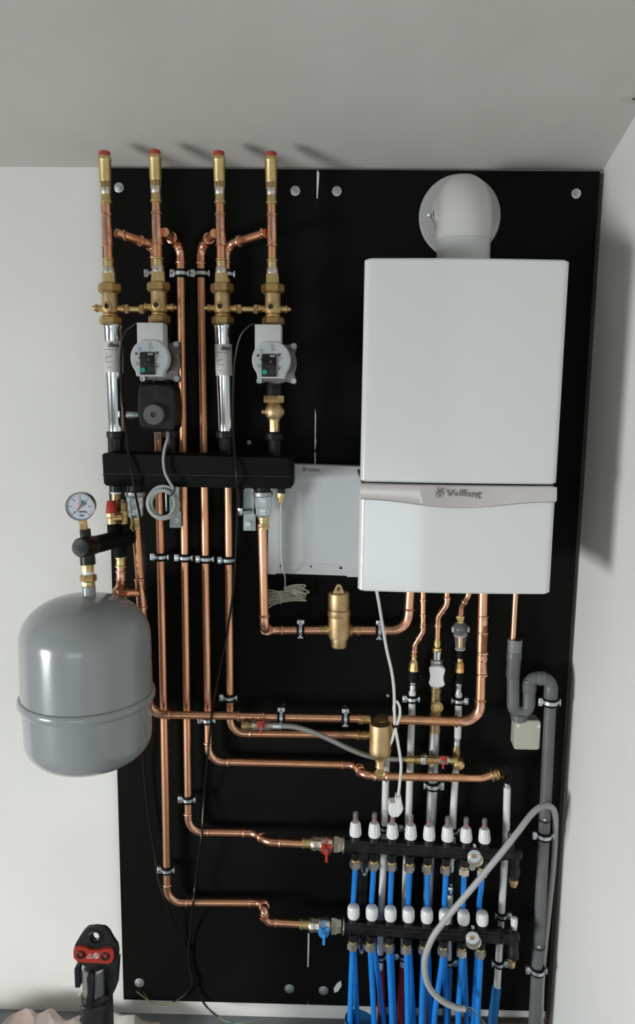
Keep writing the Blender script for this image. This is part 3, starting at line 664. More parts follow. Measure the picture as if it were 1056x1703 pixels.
# ================================================================ HEADER UNDERSIDE
for c, x0, d, l in ((1, 224.5, .09, 'steel screw coupling under the left end of the header'), (2, 437, .10, 'steel screw coupling under the right end of the header')):
    t = thing('header_coupling', l, 'coupling', P(x0, 840, d)); L = [(x0, 815), (x0+2, 885)]
    vcol(t, L, d, 'gland', BLK, [(806, 13), (818, 13)], 20)
    vcol(t, L, d, 'union_nut', GAL, [(817, 15), (818, 16.5), (824, 16.8), (826, 15)], 24)
    vcol(t, L, d, 'body', ZIN, [(826, 14.6), (842, 14), (845, 13), (852, 13), (854, 13.5), (857, 12.5), (860, 11)], 8, .5)
    vcol(t, L, d, 'press_adapter', BRAY, [(859, 9), (864, 9), (865, 8), (873, 8.2), (875, 9.6), (879, 9.6), (880, 8)])
for x0, x1, y0, y1, l, sx_ in ((281, 300, 800, 878, 'zinc wall bracket behind the coiled cable', 293), (404.5, 424, 811, 883, 'zinc wall bracket right of the risers, under the header', 413)):
    t = thing('wall_bracket', l, 'bracket', P(x0, y1, .03)); a = P(x0, y0, .062); b = P(x1+1.2, y1, .062)
    poly = [(b.x, b.z), (a.x, b.z), (a.x, b.z+.045), (a.x, a.z-.006), (a.x+.006, a.z), (b.x-.010, a.z), (b.x-.004, a.z-.006), (b.x-.004, b.z+.045), (b.x, b.z+.042)]
    part(t, 'plate', MB().prism(poly[::-1], -.062, -.058, .0006), ZIB)
    part(t, 'spacer', MB().box(((a.x+b.x)/2, -.029, b.z+.018), (.018, .058, .02), bev=.002), ZIN)
    q = P(sx_, y1-13, .062); part(t, 'bolt', MB().lathe(q, (0, -1, 0), [(0, .0085), (.002, .0085), (.002, .0065), (.006, .006), (.006, .003), (.003, .003)], 6), ZIN)
    if c and x0 > 400: 
        hcol(t, ((394, 852), (418, 851)), .074, 'stud', GAL, [(402, 3.5), (417, 3.5), (418.5, 2.5)], 14)
        vcol(t, [(399, 812), (399.5, 860)], .075, 'sleeve', RUB, [(812, 4.6), (846, 4.6)], 12); vcol(t, [(399, 812), (399.5, 860)], .075, 'cap_nut', CHR, [(845, 5), (853, 5), (857, 3)], 10)
    else: vcol(t, [(276, 812), (277, 860)], .075, 'stud', GAL, [(812, 1.4), (850, 1.4)], 10)
t = thing('sensor_nozzle', 'small brass nozzle with thin white sensor cable ending in a bundle under the header', 'sensor', P(467, 818, .10))
part(t, 'socket', MB().box(P(468, 816, .10), (.019, .02, .014), bev=.002), BLK)
vcol(t, [(467, 820), (467, 845)], .10, 'nozzle', BRAY, [(820, 7), (827, 7), (829, 5.5), (833, 5), (837, 2.5), (840, 1.5)], 8)
curve(t, 'cable', [(467, 838, .10), (467, 870, .10), (467.5, 915, .10), (470, 945, .098), (473.5, 958, .07), (474, 970, .045), (473, 980, .04)], .0019, CRC)
bu = thing('cable_bundle', 'tied bundle of cream cable hanging below the white control panel', 'cable', P(480, 992, .03)); mb = MB()
for k in range(7):
    o_ = (k-3)*2.6; r_ = random.uniform
    pts = [(474+r_(-2, 2), 980+o_*.3, .038), (488, 980+o_*.9, .04+r_(0, .01)), (503+r_(-2, 8), 985+o_*1.5, .036), (510+r_(-9, 4), 989+o_*1.3, .03), (492, 990+o_*1.1, .034+r_(0, .012)), (468, 993+o_*1.1, .04), (450+r_(-2, 3), 994+o_*1.6, .036), (446+r_(-3, 3), 998+o_*1.6, .03), (456, 994+o_*1.2, .03), (470, 986+o_*.4, .036)]
    mb.tube(catmull([P(*p) for p in pts], 5), .0019, 6)
part(bu, 'strands', mb, CRC); part(bu, 'tie', MB().tube(catmull([P(x, y, d) for x, y, d in ((462, 984, .05), (466, 990, .056), (468, 998, .054), (466, 1004, .048))], 4), .0018, 6), CRC)

# white control panel behind the boiler
cp = thing('control_panel', 'flat pale grey control panel half hidden behind the boiler', 'panel', P(540, 960, .03))
quad_box(cp, 'housing', PAN, [(447, 771), (640, 777), (640, 961), (578, 960), (577, 958), (458, 954), (457, 956), (445, 955)], .012, .05, .002)
W = [P(481, 772, .052), P(640, 777.5, .052), P(640, 789, .052)]+[P(640-159*k/12, 789+2.5*math.sin(PI*min(1, k/9)) - 1.3*k/12, .052) for k in range(1, 13)]
part(cp, 'header_strip', MB().prism([(a.x, a.z) for a in W], -.054, -.049, .0008), mat('panel_strip', (.50, .49, .485), .45))
q = P(521.5, 781.5, .054); lettering(cp, 'Vaillant', .0125, (q.x, -.0545, q.z), INK, sx=.92)
q = P(506, 780.5, .054); part(cp, 'emblem', MB().plate_hole(rounded(q.x-.0045, q.x+.0045, q.z-.005, q.z+.005, .001, 2), rounded(q.x-.0035, q.x+.0035, q.z-.004, q.z+.004, .001, 2), -.0545, -.0535).box((q.x, -.0542, q.z), (.003, .0006, .006)), INK)
for x, y, w_ in ((466.5, 941, .004), (517, 942, .0045), (566.5, 944.5, .0065)): part(cp, 'fixing_hole', MB().box(P(x, y, .0502), (w_, .0015, w_*1.1)), DGR)
part(cp, 'bottom_seam', MB().box(P(518, 938.5, .0502), (.16, .0008, .0008)), FAC)
curve(cp, 'cable', [(523.5, 753, .006), (524, 762, .008), (524, 772, .02)], .0018, WHC)

# ================================================================ SAFETY GROUP, GAUGE, TANK
sg = thing('safety_group', 'black insulated branch block carrying the gauge, relief valve and tank', 'manifold', P(200, 900, .12))
part(sg, 'branch', MB().tube([P(216, 893, .115), P(198, 896, .14), P(150, 908, .25)], .0215, 28), FOAM)
part(sg, 'end_cap', MB().tube([P(155, 906, .235), P(154, 906.5, .24), P(134, 911, .283), P(132.5, 911.3, .287)], [.0215, .0235, .0235, .0205], 32), BLK)
vcol(sg, [(141, 875), (147, 945)], .25, 'upper_socket', BLK, [(880, 8.2), (881, 8.8), (900, 8.8)], 24)
vcol(sg, [(141, 875), (147, 945)], .25, 'lower_socket', BLK, [(912, 12), (938, 12.5), (939, 11.5)], 28)
vcol(sg, [(195, 860), (201, 930)], .12, 'lower_stub', FOAM, [(895, 11), (925, 10.8), (926, 9.5)], 24)
vcol(sg, [(187, 860), (190, 930)], .15, 'valve_socket', FOAM, [(871, 8.5), (872, 9.2), (905, 9.4)], 24)
vcol(sg, [(206, 860), (208, 930)], .13, 'valve_socket', FOAM, [(872, 8), (905, 9)], 20)
t = thing('pressure_gauge', 'round pressure gauge with white dial and orange needle above the tank', 'gauge', P(138, 880, .25))
vcol(t, [(137, 860), (140, 885)], .25, 'stem', BRA, [(862, 6), (866, 6.5), (878, 6.5), (879, 7), (882, 7)], 8, .5)
gx, gy, gd = 133.5, 842.5, .27; gc = P(gx, gy, gd)
gax = V((.12, -1, 0)).normalized(); km = M(gx, gy, gd); rg = 23.5*km
R_g = Matrix((V((1, .12, 0)).normalized(), -gax, V((0, 0, 1)))).transposed()
part(t, 'case', MB().lathe(gc-gax*.032, gax, [(0, rg*.8), (.004, rg*.95), (.022, rg), (.030, rg*1.0)], 40), BLK)
part(t, 'bezel', MB().lathe(gc-gax*.004, gax, [(0, rg), (.004, rg*1.03), (.006, rg*1.02), (.0065, rg*.93), (.003, rg*.93)], 40, cap=False), CHR)
dl = part(t, 'dial', MB().lathe(gc-gax*.004, gax, [(0, rg*.95), (.004, rg*.95)], 40), DIA)
tk = MB()
def gp(a, r, h=.0008): return gc + R_g @ V((rg*r*math.sin(a), 0, rg*r*math.cos(a))) + gax*h
for i in range(25):
    a = math.radians(-135+270*i/24); b = i % 4 == 0
    tk.tube([gp(a, .72 if b else .78), gp(a, .86)], .0005 if b else .0003, 4)
part(dl, 'scale_marks', tk, INK)
lettering(dl, 'bar', .009, gc+R_g @ V((0.003, 0, -rg*.62))+gax*.0008, INK, rotm=R_g)
for i, s_ in enumerate('0123456'):
    a = math.radians(-135+45*i); lettering(dl, s_, .006, gp(a, .6, .0006), INK, rotm=R_g)
part(dl, 'print', MB().add([gc+R_g @ V((x*rg, 0, z*rg))+gax*.0007 for x, z in ((-.1, -.32), (.38, -.32), (.38, -.42), (-.1, -.42))], [(0, 1, 2, 3)]), INK)
part(dl, 'green_sector', MB().add([gp(math.radians(a), r, .0007) for a in range(10, 71, 10) for r in (.25, .5)], [(2*k, 2*k+1, 2*k+3, 2*k+2) for k in range(6)]), mat('dial_green', (.08, .17, .14), .5))
part(t, 'needle', MB().tube([gp(math.radians(-142), .62, .002), gp(0, 0, .002), gp(math.radians(38), .2, .002)], [.0003, .0012, .0009], 5), INK)
part(t, 'set_needle', MB().tube([gp(math.radians(-5), .62, .0025), gp(0, 0, .0025)], [.0003, .0012], 5), ORG); part(t, 'needle_hub', MB().lathe(gc+gax*.002, gax, [(0, .003), (.002, .0028)], 12), ORG)

t = thing('relief_valve', 'red-capped brass relief valve between the gauge and left coupling', 'valve', P(186, 872, .15)); L = [(184.5, 830), (187, 875)]
vcol(t, L, .15, 'cap', RED, [(833, 6.5), (834, 7.3), (849, 9.2), (852, 9.8), (853, 8.5)], 14)
vcol(t, L, .15, 'bonnet', BRA, [(853, 8.6), (858, 9), (860, 8.4), (862, 7)], 8); vcol(t, L, .15, 'body', BRAC, [(861, 8), (868, 8.5), (872, 8)], 20)
part(t, 'outlet', MB().tube([P(188, 862, .15), P(204, 861, .15)], [7.5*.0015, 8*.0015], 16), BRA)
t = thing('air_vent', 'dull brass automatic vent beside the red-capped valve', 'vent', P(204, 872, .13)); L = [(203, 830), (205, 875)]
vcol(t, L, .13, 'bonnet', BRAD, [(834, 8), (836, 9), (847, 9), (849, 8)], 8); vcol(t, L, .13, 'body', BRA, [(849, 9.5), (857, 9.5), (858, 7.5), (871, 7.5)], 18); vcol(t, L, .13, 'cap', BRA, [(831, 3), (834, 3)], 12)
t = thing('header_outlet', 'black pipe stub with white ring from the header to the branch block', 'pipe', P(193, 820, .12)); L = [(192.5, 805), (194, 890)]
vcol(t, L, .12, 'stub', BLK, [(808, 9.5), (818, 9)], 20); vcol(t, L, .12, 'white_ring', WHT, [(817.5, 8.8), (821, 8.8)], 20); vcol(t, L, .12, 'pipe', BRAD, [(821, 8), (885, 8)], 20)
t = thing('tank_branch_pipe', 'copper elbow with brass adapter joining the branch block to the tank pipe', 'pipe', P(201, 926, .12)); L = [(200.5, 920), (201.5, 985)]
vcol(t, L, .12, 'press_adapter', BRAY, [(925, 8.8), (929, 8.8), (930, 7), (937, 7.6), (940, 7), (941, 9), (943, 9), (944, 7)])
vcol(t, L, .12, 'socket', COPF, [(944, 7), (949, 7), (950, 8.8), (952, 8.8), (953, 7.2), (961, 7.4), (962, 8.4), (964, 8.4), (965, 6.4)])
part(t, 'elbow', MB().tube(catmull([P(201, 962, .12), P(200, 972, .12), P(196, 981, .135), P(192, 985, .145), P(197, 987, .135), P(207, 986, .115)], 6), .0108, 18), COPF)
part(t, 'pipe', MB().tube([P(205, 986, .118), P(209, 986, .11), P(210, 986, .108), P(232, 986, .092)], [.0105, .0135, .0105, .0105], 18), COP)

TX, TD = 143.5, .265
tn = thing('expansion_tank', 'large grey steel expansion tank with a raised rim, hanging at the left', 'tank', P(TX, 1140, TD))
kt = M(TX, 1140, TD); Rt = 104.5*kt; ztop = P(143, 996, TD).z; zbot = P(144, 1267, TD).z; tcx = P(TX+2, 1140, TD).x; tcy = -TD
zr = P(TX, 1152, TD).z-.006
def tz(z): return V((tcx, tcy, z))
prof = []
for k in range(15):
    a = PI/2*k/14; prof.append((ztop+.008-.105*(1-math.cos(a)), max(.02, Rt*math.sin(a)**.82)))
up = prof+[(zr+.012, Rt*1.012)]
part(tn, 'upper_shell', MB().rings([tz(z) for z, r in up], [r for z, r in up], (0, 0, 1), 72), TNK)
lo = [(zr-.012, Rt*1.0)]
for k in range(15):
    a = PI/2*(1-k/14); lo.append((zbot+.075-.075*math.cos(a), Rt*.985*math.sin(a)**.7 if k < 14 else .004))
part(tn, 'lower_shell', MB().rings([tz(z) for z, r in lo], [r for z, r in lo], (0, 0, 1), 72), TNK)
part(tn, 'rim', MB().rings([tz(zr+dz) for dz in (.012, .011, .006, 0, -.006, -.011, -.012)], [Rt*1.0, Rt*1.035, Rt*1.055, Rt*1.06, Rt*1.055, Rt*1.035, Rt*1.0], (0, 0, 1), 72), TNK)
nx_ = tcx
def tcyl(name, m, pf, seg=20, ph=0.): 
    return vcol(tn, [(146, 935), (148, 990)], .262, name, m, pf, seg, ph)
tcyl('neck', TNK, [(975, 11), (988, 11), (993, 12)]); 
ct = thing('tank_connector', 'brass union with white sealing tape between branch block and tank', 'coupling', P(146, 950, .255)); L = [(146, 935), (148, 990)]
vcol(ct, L, .255, 'nipple', BRAY, [(938, 9.5), (939, 10), (950, 10), (951, 9)], 8); vcol(ct, L, .255, 'sealing_tape', WHT, [(950, 9.4), (955, 9.4)], 20)
vcol(ct, L, .255, 'union_nut', BRA, [(955, 12), (957, 13.5), (965, 13.5), (967, 11.5)], 6, .2); vcol(ct, L, .255, 'lower_nut', BRAY, [(966, 11), (977, 11.3), (978, 10)], 8)

# ================================================================ SEPARATORS
t = thing('air_separator', 'tall brass air separator with a hooped vent cap, below the control panel', 'separator', P(564, 1048, .055)); L = [(563.5, 960), (564, 1080)]; ds = .062
vcol(t, L, ds, 'vent_body', BRAC, [(985, 15), (986, 17.3), (988, 17.8), (1010, 17.8), (1013, 17), (1014, 18.8), (1023, 19), (1025, 17.8)], 36)
vcol(t, L, ds, 'body', BRAC, [(1024, 18), (1056, 18), (1062, 16)], 36); vcol(t, L, ds+.006, 'drain_boss', BRAC, [(1050, 13.6), (1073, 13.4), (1076, 12)], 28)
a = P(563, 986, ds+.012); k = M(563, 986, ds)
part(t, 'lug', MB().plate_hole([(a.x+x*k, a.z+z*k) for x, z in ((-10, -2), (-7, 6), (-4, 13), (0, 15), (4, 13), (7, 6), (10, -2), (0, -2))], [(a.x+x*k, a.z+z*k) for x, z in ((-2.5, 4), (-3, 6), (-2.5, 9), (0, 11), (2.5, 9), (3, 6), (2.5, 4), (0, 3.5))], a.y-.004, a.y+.004), BRAC)
vcol(t, L, ds, 'vent_cap', BRA, [(978, 4), (979, 5), (986, 5.5)], 14)
hcol(t, ((530, 1047.5), (605, 1048.5)), .055, 'union', BRA, [(530.5, 7), (531, 8.2), (534, 8.2), (535, 7), (538, 7.4), (539, 8.6), (545, 8.6), (547, 7)], 16); hcol(t, ((530, 1047.5), (605, 1048.5)), .055, 'union', BRA, [(581, 10), (584, 11.5), (586, 10), (587, 7), (592, 7), (593, 8.6), (599, 8.6), (600, 7.2)], 16)
t = thing('dirt_separator', 'brass dirt separator pot hanging forward of the pipes, with a drain below', 'separator', P(633, 1204, .085)); L = [(632.5, 1200), (632, 1290)]
fcol(t, 633.5, 1203.5, .064, 'housing', BRAC, [(0, 16), (.004, 18.5), (.05, 18.8), (.054, 18), (.055, 16), (.052, 15.5)], 40)
vcol(t, L, .125, 'pot', BRAC, [(1203, 17), (1205, 17.8), (1244, 18), (1249, 18.3), (1255, 16.5), (1259, 12), (1261, 9.5), (1264, 9)], 36)
vcol(t, L, .125, 'neck', BRAC, [(1263, 7.5), (1272, 7.2), (1275, 8)], 24)
fcol(t, 632, 1281, .115, 'drain_port', BRAY, [(0, 7), (.010, 8), (.016, 8.6), (.0165, 7), (.013, 6.4)], 28); fcol(t, 632, 1281, .1285, 'drain_plug', BRA, [(0, 6), (.002, 6), (.002, 2), (.001, 1.5)], 18)
hcol(t, ((595, 1195.5), (660, 1196.5)), .085, 'union', BRA, [(596, 7), (597, 8.8), (604, 8.8), (605, 7), (610, 7.4), (616, 7.4)], 16); hcol(t, ((595, 1195.5), (665, 1197)), .085, 'union', BRA, [(650, 8), (656, 8), (657, 9), (664, 9), (665, 7.4)], 16)
t = thing('press_adapter', 'brass adapter ending the lower copper run behind the dirt separator', 'coupling', P(603, 1222, .04))
hcol(t, ((590, 1222), (640, 1223)), .04, 'adapter', BRA, [(593, 7.4), (594, 8.8), (597, 8.8), (598, 7.6), (605, 8), (606, 9), (609, 9), (610, 7.5), (640, 7.5)], 16)
part(t, 'rear_elbow', MB().tube([P(636, 1222, .04), P(640, 1222, .055), P(640, 1212, .062)], .011, 14), BRA)

# ================================================================ BOILER SUPPLY DROPS
def pressfit(par, line, d, ys, name='press_adapter', m=BRA, hw=5.2):
    y0, y1 = ys; return vcol(par, line, d, name, m, [(y0, hw), (y0+.6, hw+1.6), (y0+2.6, hw+1.6), (y0+3.4, hw), (y1, hw)], 18)
t = run('gas_drop_pipe', 'thin copper pipe with offset, second under the boiler from the left', 'pipe', [(703.5, 983, .06), (703.5, 1050, .06), (690, 1072, .05), (688.5, 1092, .045)], .0073, couple=[(703.5, 998, .06, 'v'), (703.5, 1023, .06, 'v'), (703, 1042, .06, 'v')])
t = thing('water_riser', 'white composite pipe under the second boiler drop, ending in a red floor sleeve', 'pipe', P(684, 1240, .035)); dd = .038
L = [(689, 1088), (686, 1150)]; pressfit(t, L, .042, (1088, 1098), m=BRAY, hw=4.6); vcol(t, L, .042, 'hex_adapter', BRA, [(1096, 5), (1100, 6.5), (1103, 7.8), (1109, 8.2), (1112, 9), (1115, 9)], 8)
vcol(t, L, .04, 'rubber_sleeve', RUB, [(1115, 8.8), (1133, 8.6)], 20); vcol(t, L, .04, 'steel_sleeve', ZIN, [(1133, 5.4), (1138, 5.2), (1139, 4.6), (1142, 5.6), (1147, 5), (1151, 5.4)], 16)
part(t, 'pipe', MB().tube([P(686, 1149, .04), P(683.5, 1230, .038), P(680, 1340, .035), P(675, 1450, .035), P(670, 1614, .035)], .0098, 16), WPI)
part(t, 'floor_sleeve', MB().tube(catmull([P(670, 1606, .035), P(667, 1660, .03), P(665, 1710, .03), V((P(665, 1710, .03).x, -.03, ZF))], 4), [.0115]*12+[.0115], 16), REDS)
t = thing('water_riser', 'leftmost white composite pipe, from behind the dirt separator down to a red sleeve', 'pipe', P(641, 1300, .035))
part(t, 'pipe', MB().tube([P(643.5, 1240, .035), P(642, 1280, .035), P(639, 1380, .035), P(637, 1450, .035), P(633, 1540, .035), P(632, 1617, .035)], .0098, 16), WPI)
vcol(t, [(644, 1225), (643, 1245)], .035, 'end_fitting', BRAD, [(1226, 6.5), (1242, 6.5)], 14)
part(t, 'floor_sleeve', MB().tube(catmull([P(633, 1610, .035), P(634, 1650, .03), P(635, 1705, .03), V((P(635, 1710, .03).x, -.03, ZF))], 4), [.0125]*13, 16), REDS)

t = run('cold_water_drop', 'thin copper offset pipe above the white valve handle', 'pipe', [(743.5, 983, .08), (743, 1006, .08), (728.5, 1026, .065), (727.5, 1062, .06)], .0075, couple=[(743.5, 995, .08, 'v'), (728, 1041, .063, 'v')])
t = thing('inlet_combination_valve', 'brass inlet valve with white paddle handle and round test port', 'valve', P(726, 1150, .05)); L = [(727.5, 1058), (723, 1220)]; d = .055
vcol(t, L, d, 'press_adapter', BRAY, [(1057, 4.5), (1064, 4.5), (1066, 5.8), (1073, 6)], 16); vcol(t, L, d, 'hex', BRA, [(1073, 4.8), (1076, 5), (1077, 8), (1081, 8.4), (1082, 7)], 8)
vcol(t, L, d, 'chrome_sleeve', CHR, [(1082, 8.6), (1084, 8.6), (1085, 6.8), (1096, 6.8)], 20); vcol(t, L, d, 'chrome_nut', ZIN, [(1097, 9), (1098, 9.8), (1106, 9.8), (1107, 9)], 6, .5)
W = [P(x, y, d+.03) for x, y in ((718, 1109.5), (727, 1108), (737, 1109.5), (741, 1114), (739.5, 1121), (738, 1127), (739, 1134), (740.5, 1139), (737, 1143), (727, 1144.5), (717, 1143), (714, 1138), (715.5, 1132), (716.5, 1126), (715, 1119), (714.5, 1113))]
part(t, 'handle', MB().prism([(a.x, a.z) for a in W], W[0].y, W[0].y+.013, .003), WHT)
part(t, 'handle_stem', MB().lathe(P(727, 1127, d), (0, -1, 0), [(0, .007), (.022, .007)], 12), BRA)
vcol(t, L, d, 'body', BRAD, [(1106, 8), (1145, 8.2), (1146, 9), (1149, 9), (1150, 8), (1184, 8.4), (1186, 10), (1192, 10.5), (1194, 9), (1206, 8.6), (1217, 9)], 24)
fcol(t, 725.5, 1173, d+.008, 'test_port', BRA, [(0, 8), (.012, 10), (.016, 10), (.0165, 8.5), (.013, 8)], 28); fcol(t, 726, 1174, d+.02, 'port_cap', BRAY, [(0, 7), (.008, 6.6), (.010, 5.5)], 24)
t = thing('galvanised_pipe', 'grey galvanised steel pipe behind the manifolds', 'pipe', P(721, 1220, .035))
part(t, 'pipe', MB().tube([P(722.5, 1216, .045), P(720, 1290, .042), P(716, 1380, .04), P(711, 1500, .04), P(706, 1620, .04), V((P(703, 1700, .04).x, -.04, ZF))], .0142, 20), GAL)
t = run('hot_water_drop', 'short bent copper pipe entering the clear plastic cup', 'pipe', [(780, 984, .09), (778, 992, .09), (767, 1010, .07), (766, 1026, .065)], .0073, couple=[(774, 1001, .08, 'h')])
t = thing('tundish', 'clear plastic tundish with a dark ball, under the fourth boiler pipe', 'tundish', P(766, 1050, .065)); L = [(766, 1020), (765, 1120)]
vcol(t, L, .065, 'wing_nut', BRAY, [(1024, 7), (1025, 7.5), (1029, 7), (1033, 5), (1036, 5)], 6, .3)
vcol(t, L, .065, 'ball', mat('black_ball', (.01, .01, .012), .08), [(1037, 1), (1038, 4.5), (1041, 7.5), (1046, 9.3), (1051, 7.8), (1054, 5), (1055, 1)], 24)
vcol(t, L, .065, 'cup', CLR, [(1034, 5), (1036, 9), (1041, 12.5), (1048, 13), (1054, 11.5), (1057, 10.2), (1079, 8)], 28)
for s_ in (-1, 1): part(t, 'ear', MB().box(P(766+s_*13, 1047, .065), (.006, .012, .014), bev=.002), CLE)
vcol(t, L, .062, 'inner_tube', BRAY, [(1059, 4.5), (1078, 4)], 16); vcol(t, L, .065, 'rim', CLE, [(1078, 8.8), (1080, 8.8)], 24); vcol(t, L, .065, 'rim', CLE, [(1055, 11.4), (1057, 11.4)], 24)
vcol(t, L, .05, 'rubber_sleeve', RUB, [(1077, 7.5), (1094, 7)], 16)
t = thing('water_riser', 'white composite pipe below the tundish, joined by brass fittings and a red valve', 'pipe', P(762, 1170, .04)); L = [(765.5, 1085), (762, 1160)]
vcol(t, L, .045, 'press_adapter', BRAY, [(1090, 4.8), (1091, 6), (1093, 6), (1094, 4.8), (1100, 5)], 16); vcol(t, L, .045, 'hex_adapter', BRA, [(1100, 6), (1103, 7.8), (1112, 8), (1114, 8.8), (1117, 8.8)], 8)
vcol(t, L, .042, 'rubber_sleeve', RUB, [(1117, 9), (1135, 8.6)], 20); vcol(t, L, .042, 'steel_sleeve', ZIN, [(1136, 5.2), (1141, 5.4), (1142, 4.8), (1148, 5), (1153, 5.4)], 16)
part(t, 'pipe', MB().tube([P(763, 1152, .04), P(761, 1227, .04)], .0098, 16), WPI)
L = [(760.5, 1220), (757, 1290)]; vcol(t, L, .04, 'steel_sleeve', ZIN, [(1226, 5.2), (1228, 4.5), (1230, 5.6), (1233, 5), (1236, 5.6), (1241, 5)], 16)
vcol(t, L, .04, 'brass_tee', BRAD, [(1240, 6), (1246, 6.4), (1248, 7), (1272, 7)], 18); vcol(t, L, .04, 'steel_sleeve', ZIN, [(1270, 5.4), (1273, 4.6), (1275, 5.6), (1278, 5), (1281, 5.6)], 16)
part(t, 'pipe', MB().tube([P(758, 1280, .04), P(754, 1345, .035), P(751, 1430, .035)], .0098, 16), WPI)
L = [(751, 1425), (748, 1500)]; vcol(t, L, .035, 'steel_sleeve', ZIN, [(1425, 5), (1430, 5.2), (1431, 4.2), (1434, 5), (1438, 4.4), (1441, 5.4), (1450, 5)], 16)
vcol(t, L, .035, 'rubber_sleeve', RUB, [(1449, 6.5), (1466, 6.5)], 16); vcol(t, L, .035, 'steel_sleeve', CHR, [(1465, 5), (1472, 5), (1474, 4), (1477, 5.4), (1488, 5)], 16)
part(t, 'pipe', MB().tube([P(748.5, 1487, .035), P(746.5, 1560, .035), P(746, 1616, .035)], .0088, 16), WPI)
part(t, 'floor_sleeve', MB().tube([P(746, 1607, .035), P(744, 1660, .03), V((P(742, 1700, .03).x, -.03, ZF))], .0125, 16), BLUD)
t = thing('water_riser', 'rightmost white composite pipe from black elbow to blue floor sleeve', 'pipe', P(841, 1350, .05)); d = .05
pl = [P(832, 1284, .088), P(838, 1279, .085), P(844, 1280, .07), P(846, 1288, .058), P(845, 1299, .05)]
part(t, 'rubber_elbow', MB().tube(catmull(pl, 5), .014, 18), RUB); vcol(t, [(844, 1290), (843, 1320)], .05, 'steel_sleeve', ZIN, [(1294, 5), (1299, 5), (1300, 4.4), (1302, 5.4), (1305, 4.8), (1311, 5.2)], 16)
part(t, 'pipe', MB().tube([P(843.5, 1309, .05), P(841.5, 1390, .045), P(838, 1450, .042), P(832, 1550, .04), P(826.5, 1644, .035)], .0100, 16), WPI)
part(t, 'floor_sleeve', MB().tube([P(826.5, 1641, .035), P(826, 1643, .035), P(820, 1690, .032), V((P(818, 1705, .03).x, -.03, ZF))], [.0150, .0138, .0142, .0142], 20), BLUD)
t = thing('brass_connector', 'ribbed brass coupling at the right end of the lower copper run', 'coupling', P(826, 1286, .085))
part(t, 'body', MB().tube([P(816, 1289.5, .085), P(817, 1289.3, .085), P(819, 1289, .085), P(820, 1288.6, .086), P(823, 1288, .086), P(824, 1287.7, .086), P(827, 1287, .087), P(828, 1286.6, .087), P(832, 1285, .087), P(833, 1284.7, .088)], [.0118, .017, .017, .013, .014, .016, .016, .0125, .0175, .015], 22), BRA)

# boiler condensate pipe and siphon
t = thing('condensate_pipe', 'thin straight copper pipe dropping from the boiler into the grey funnel', 'pipe', P(858, 985, .06))
part(t, 'pipe', MB().tube([P(857.5, 980, .05), P(852.5, 1070, .05)], .0075, 18), COP)
def fillet(pts, rr, n=8):
    out = [pts[0]]
    for i in range(1, len(pts)-1):
        e = pts[i]; a = (pts[i-1]-e); b = (pts[i+1]-e); th = a.angle(b); L = min(rr/math.tan(th/2), a.length*.5, b.length*.5); a.normalize(); b.normalize(); Rr = L*math.tan(th/2)
        cen = e+(a+b).normalized()*(Rr/math.sin(th/2)); s = e+a*L-cen; q = e+b*L-cen; ang = s.angle(q)
        out += [cen+(s*math.sin((1-k/n)*ang)+q*math.sin(k/n*ang))/math.sin(ang) for k in range(n+1)]
    return out+[pts[-1]]
t = thing('siphon_trap', 'dark grey plastic siphon with funnel top and looping bends, right of the copper pipes', 'siphon', P(865, 1180, .05))
rs_ = .0172; d = .05
vcol(t, [(857, 1055), (853.5, 1110)], d, 'funnel', PPF, [(1063, 10.8), (1063, 12.2), (1080, 12), (1092, 11.2), (1098, 10.5)], 28)
vcol(t, [(857, 1055), (853.5, 1110)], d, 'socket', PPG, [(1083, 11.9), (1085, 12.6), (1094, 12.6), (1100, 11.6), (1124, 11.4), (1127, 10.8)], 28)
vcol(t, [(857, 1055), (856.9, 1110)], d, 'funnel_mouth', DGR, [(1062.9, 10.6), (1064, 10.6)], 24)
part(t, 'u_bend', MB().tube(fillet([P(853.5, 1110, d), P(853.3, 1184, d), P(879, 1184, d), P(880, 1130, d)], .0207), rs_, 24), PPG)
part(t, 'top_bend', MB().tube(fillet([P(880, 1150, d), P(880.5, 1127.5, d), P(916.5, 1128.5, d), P(916, 1172, d)], .027), rs_, 24), PPG)
vcol(t, [(880, 1130), (879.8, 1160)], d, 'socket', PPG, [(1135, 11), (1136, 11.9), (1149, 11.9), (1151, 11)], 24)
hcol(t, ((890, 1128), (910, 1128.4)), d, 'socket', PPG, [(893, 11), (894, 11.8), (906, 11.8), (907, 11)], 24)
part(t, 'drain_cap', MB().lathe(P(863.5, 1186, d), (0, 0, -1), [(0, .018), (.003, .0225), (.018, .0225), (.021, .019)], 16), PPG, sharp=.3)
t = thing('drain_pipe', 'tall dark grey plastic waste pipe beside the right wall', 'pipe', P(903, 1400, .05))
part(t, 'pipe', MB().tube([P(915.5, 1160, d), P(909, 1300, d), P(899, 1500, d), V((P(888, 1703, d).x, -d, ZF))], .0160, 24), PPG)
vcol(t, [(916, 1150), (914.5, 1175)], d, 'socket', PPG, [(1140, 11), (1142, 11.4), (1160, 11.4), (1162, 10.6)], 24)
for y_, x_ in ((1363, 905.5), (1574, 896)): 
    tt = thing('cable_tie', 'black cable tie round the waste pipe, ' + ('just above its middle clip' if y_ < 1400 else 'above its lowest clip'), 'tie', P(x_, y_, d))
    part(tt, 'strap', MB().lathe(P(x_, y_, d), (.02, 0, 1), [(-.0018, .0162), (-.0018, .0176), (.0018, .0176), (.0018, .0162)], 24, cap=False), BLK); part(tt, 'lock', MB().box(P(x_, y_, d+.018), (.006, .004, .006)), CHR)
t = thing('junction_box', 'square cream junction box right of the siphon cap', 'box', P(877, 1222, .03))
a = P(854.5, 1247, .045); b = P(900.5, 1199, .045)
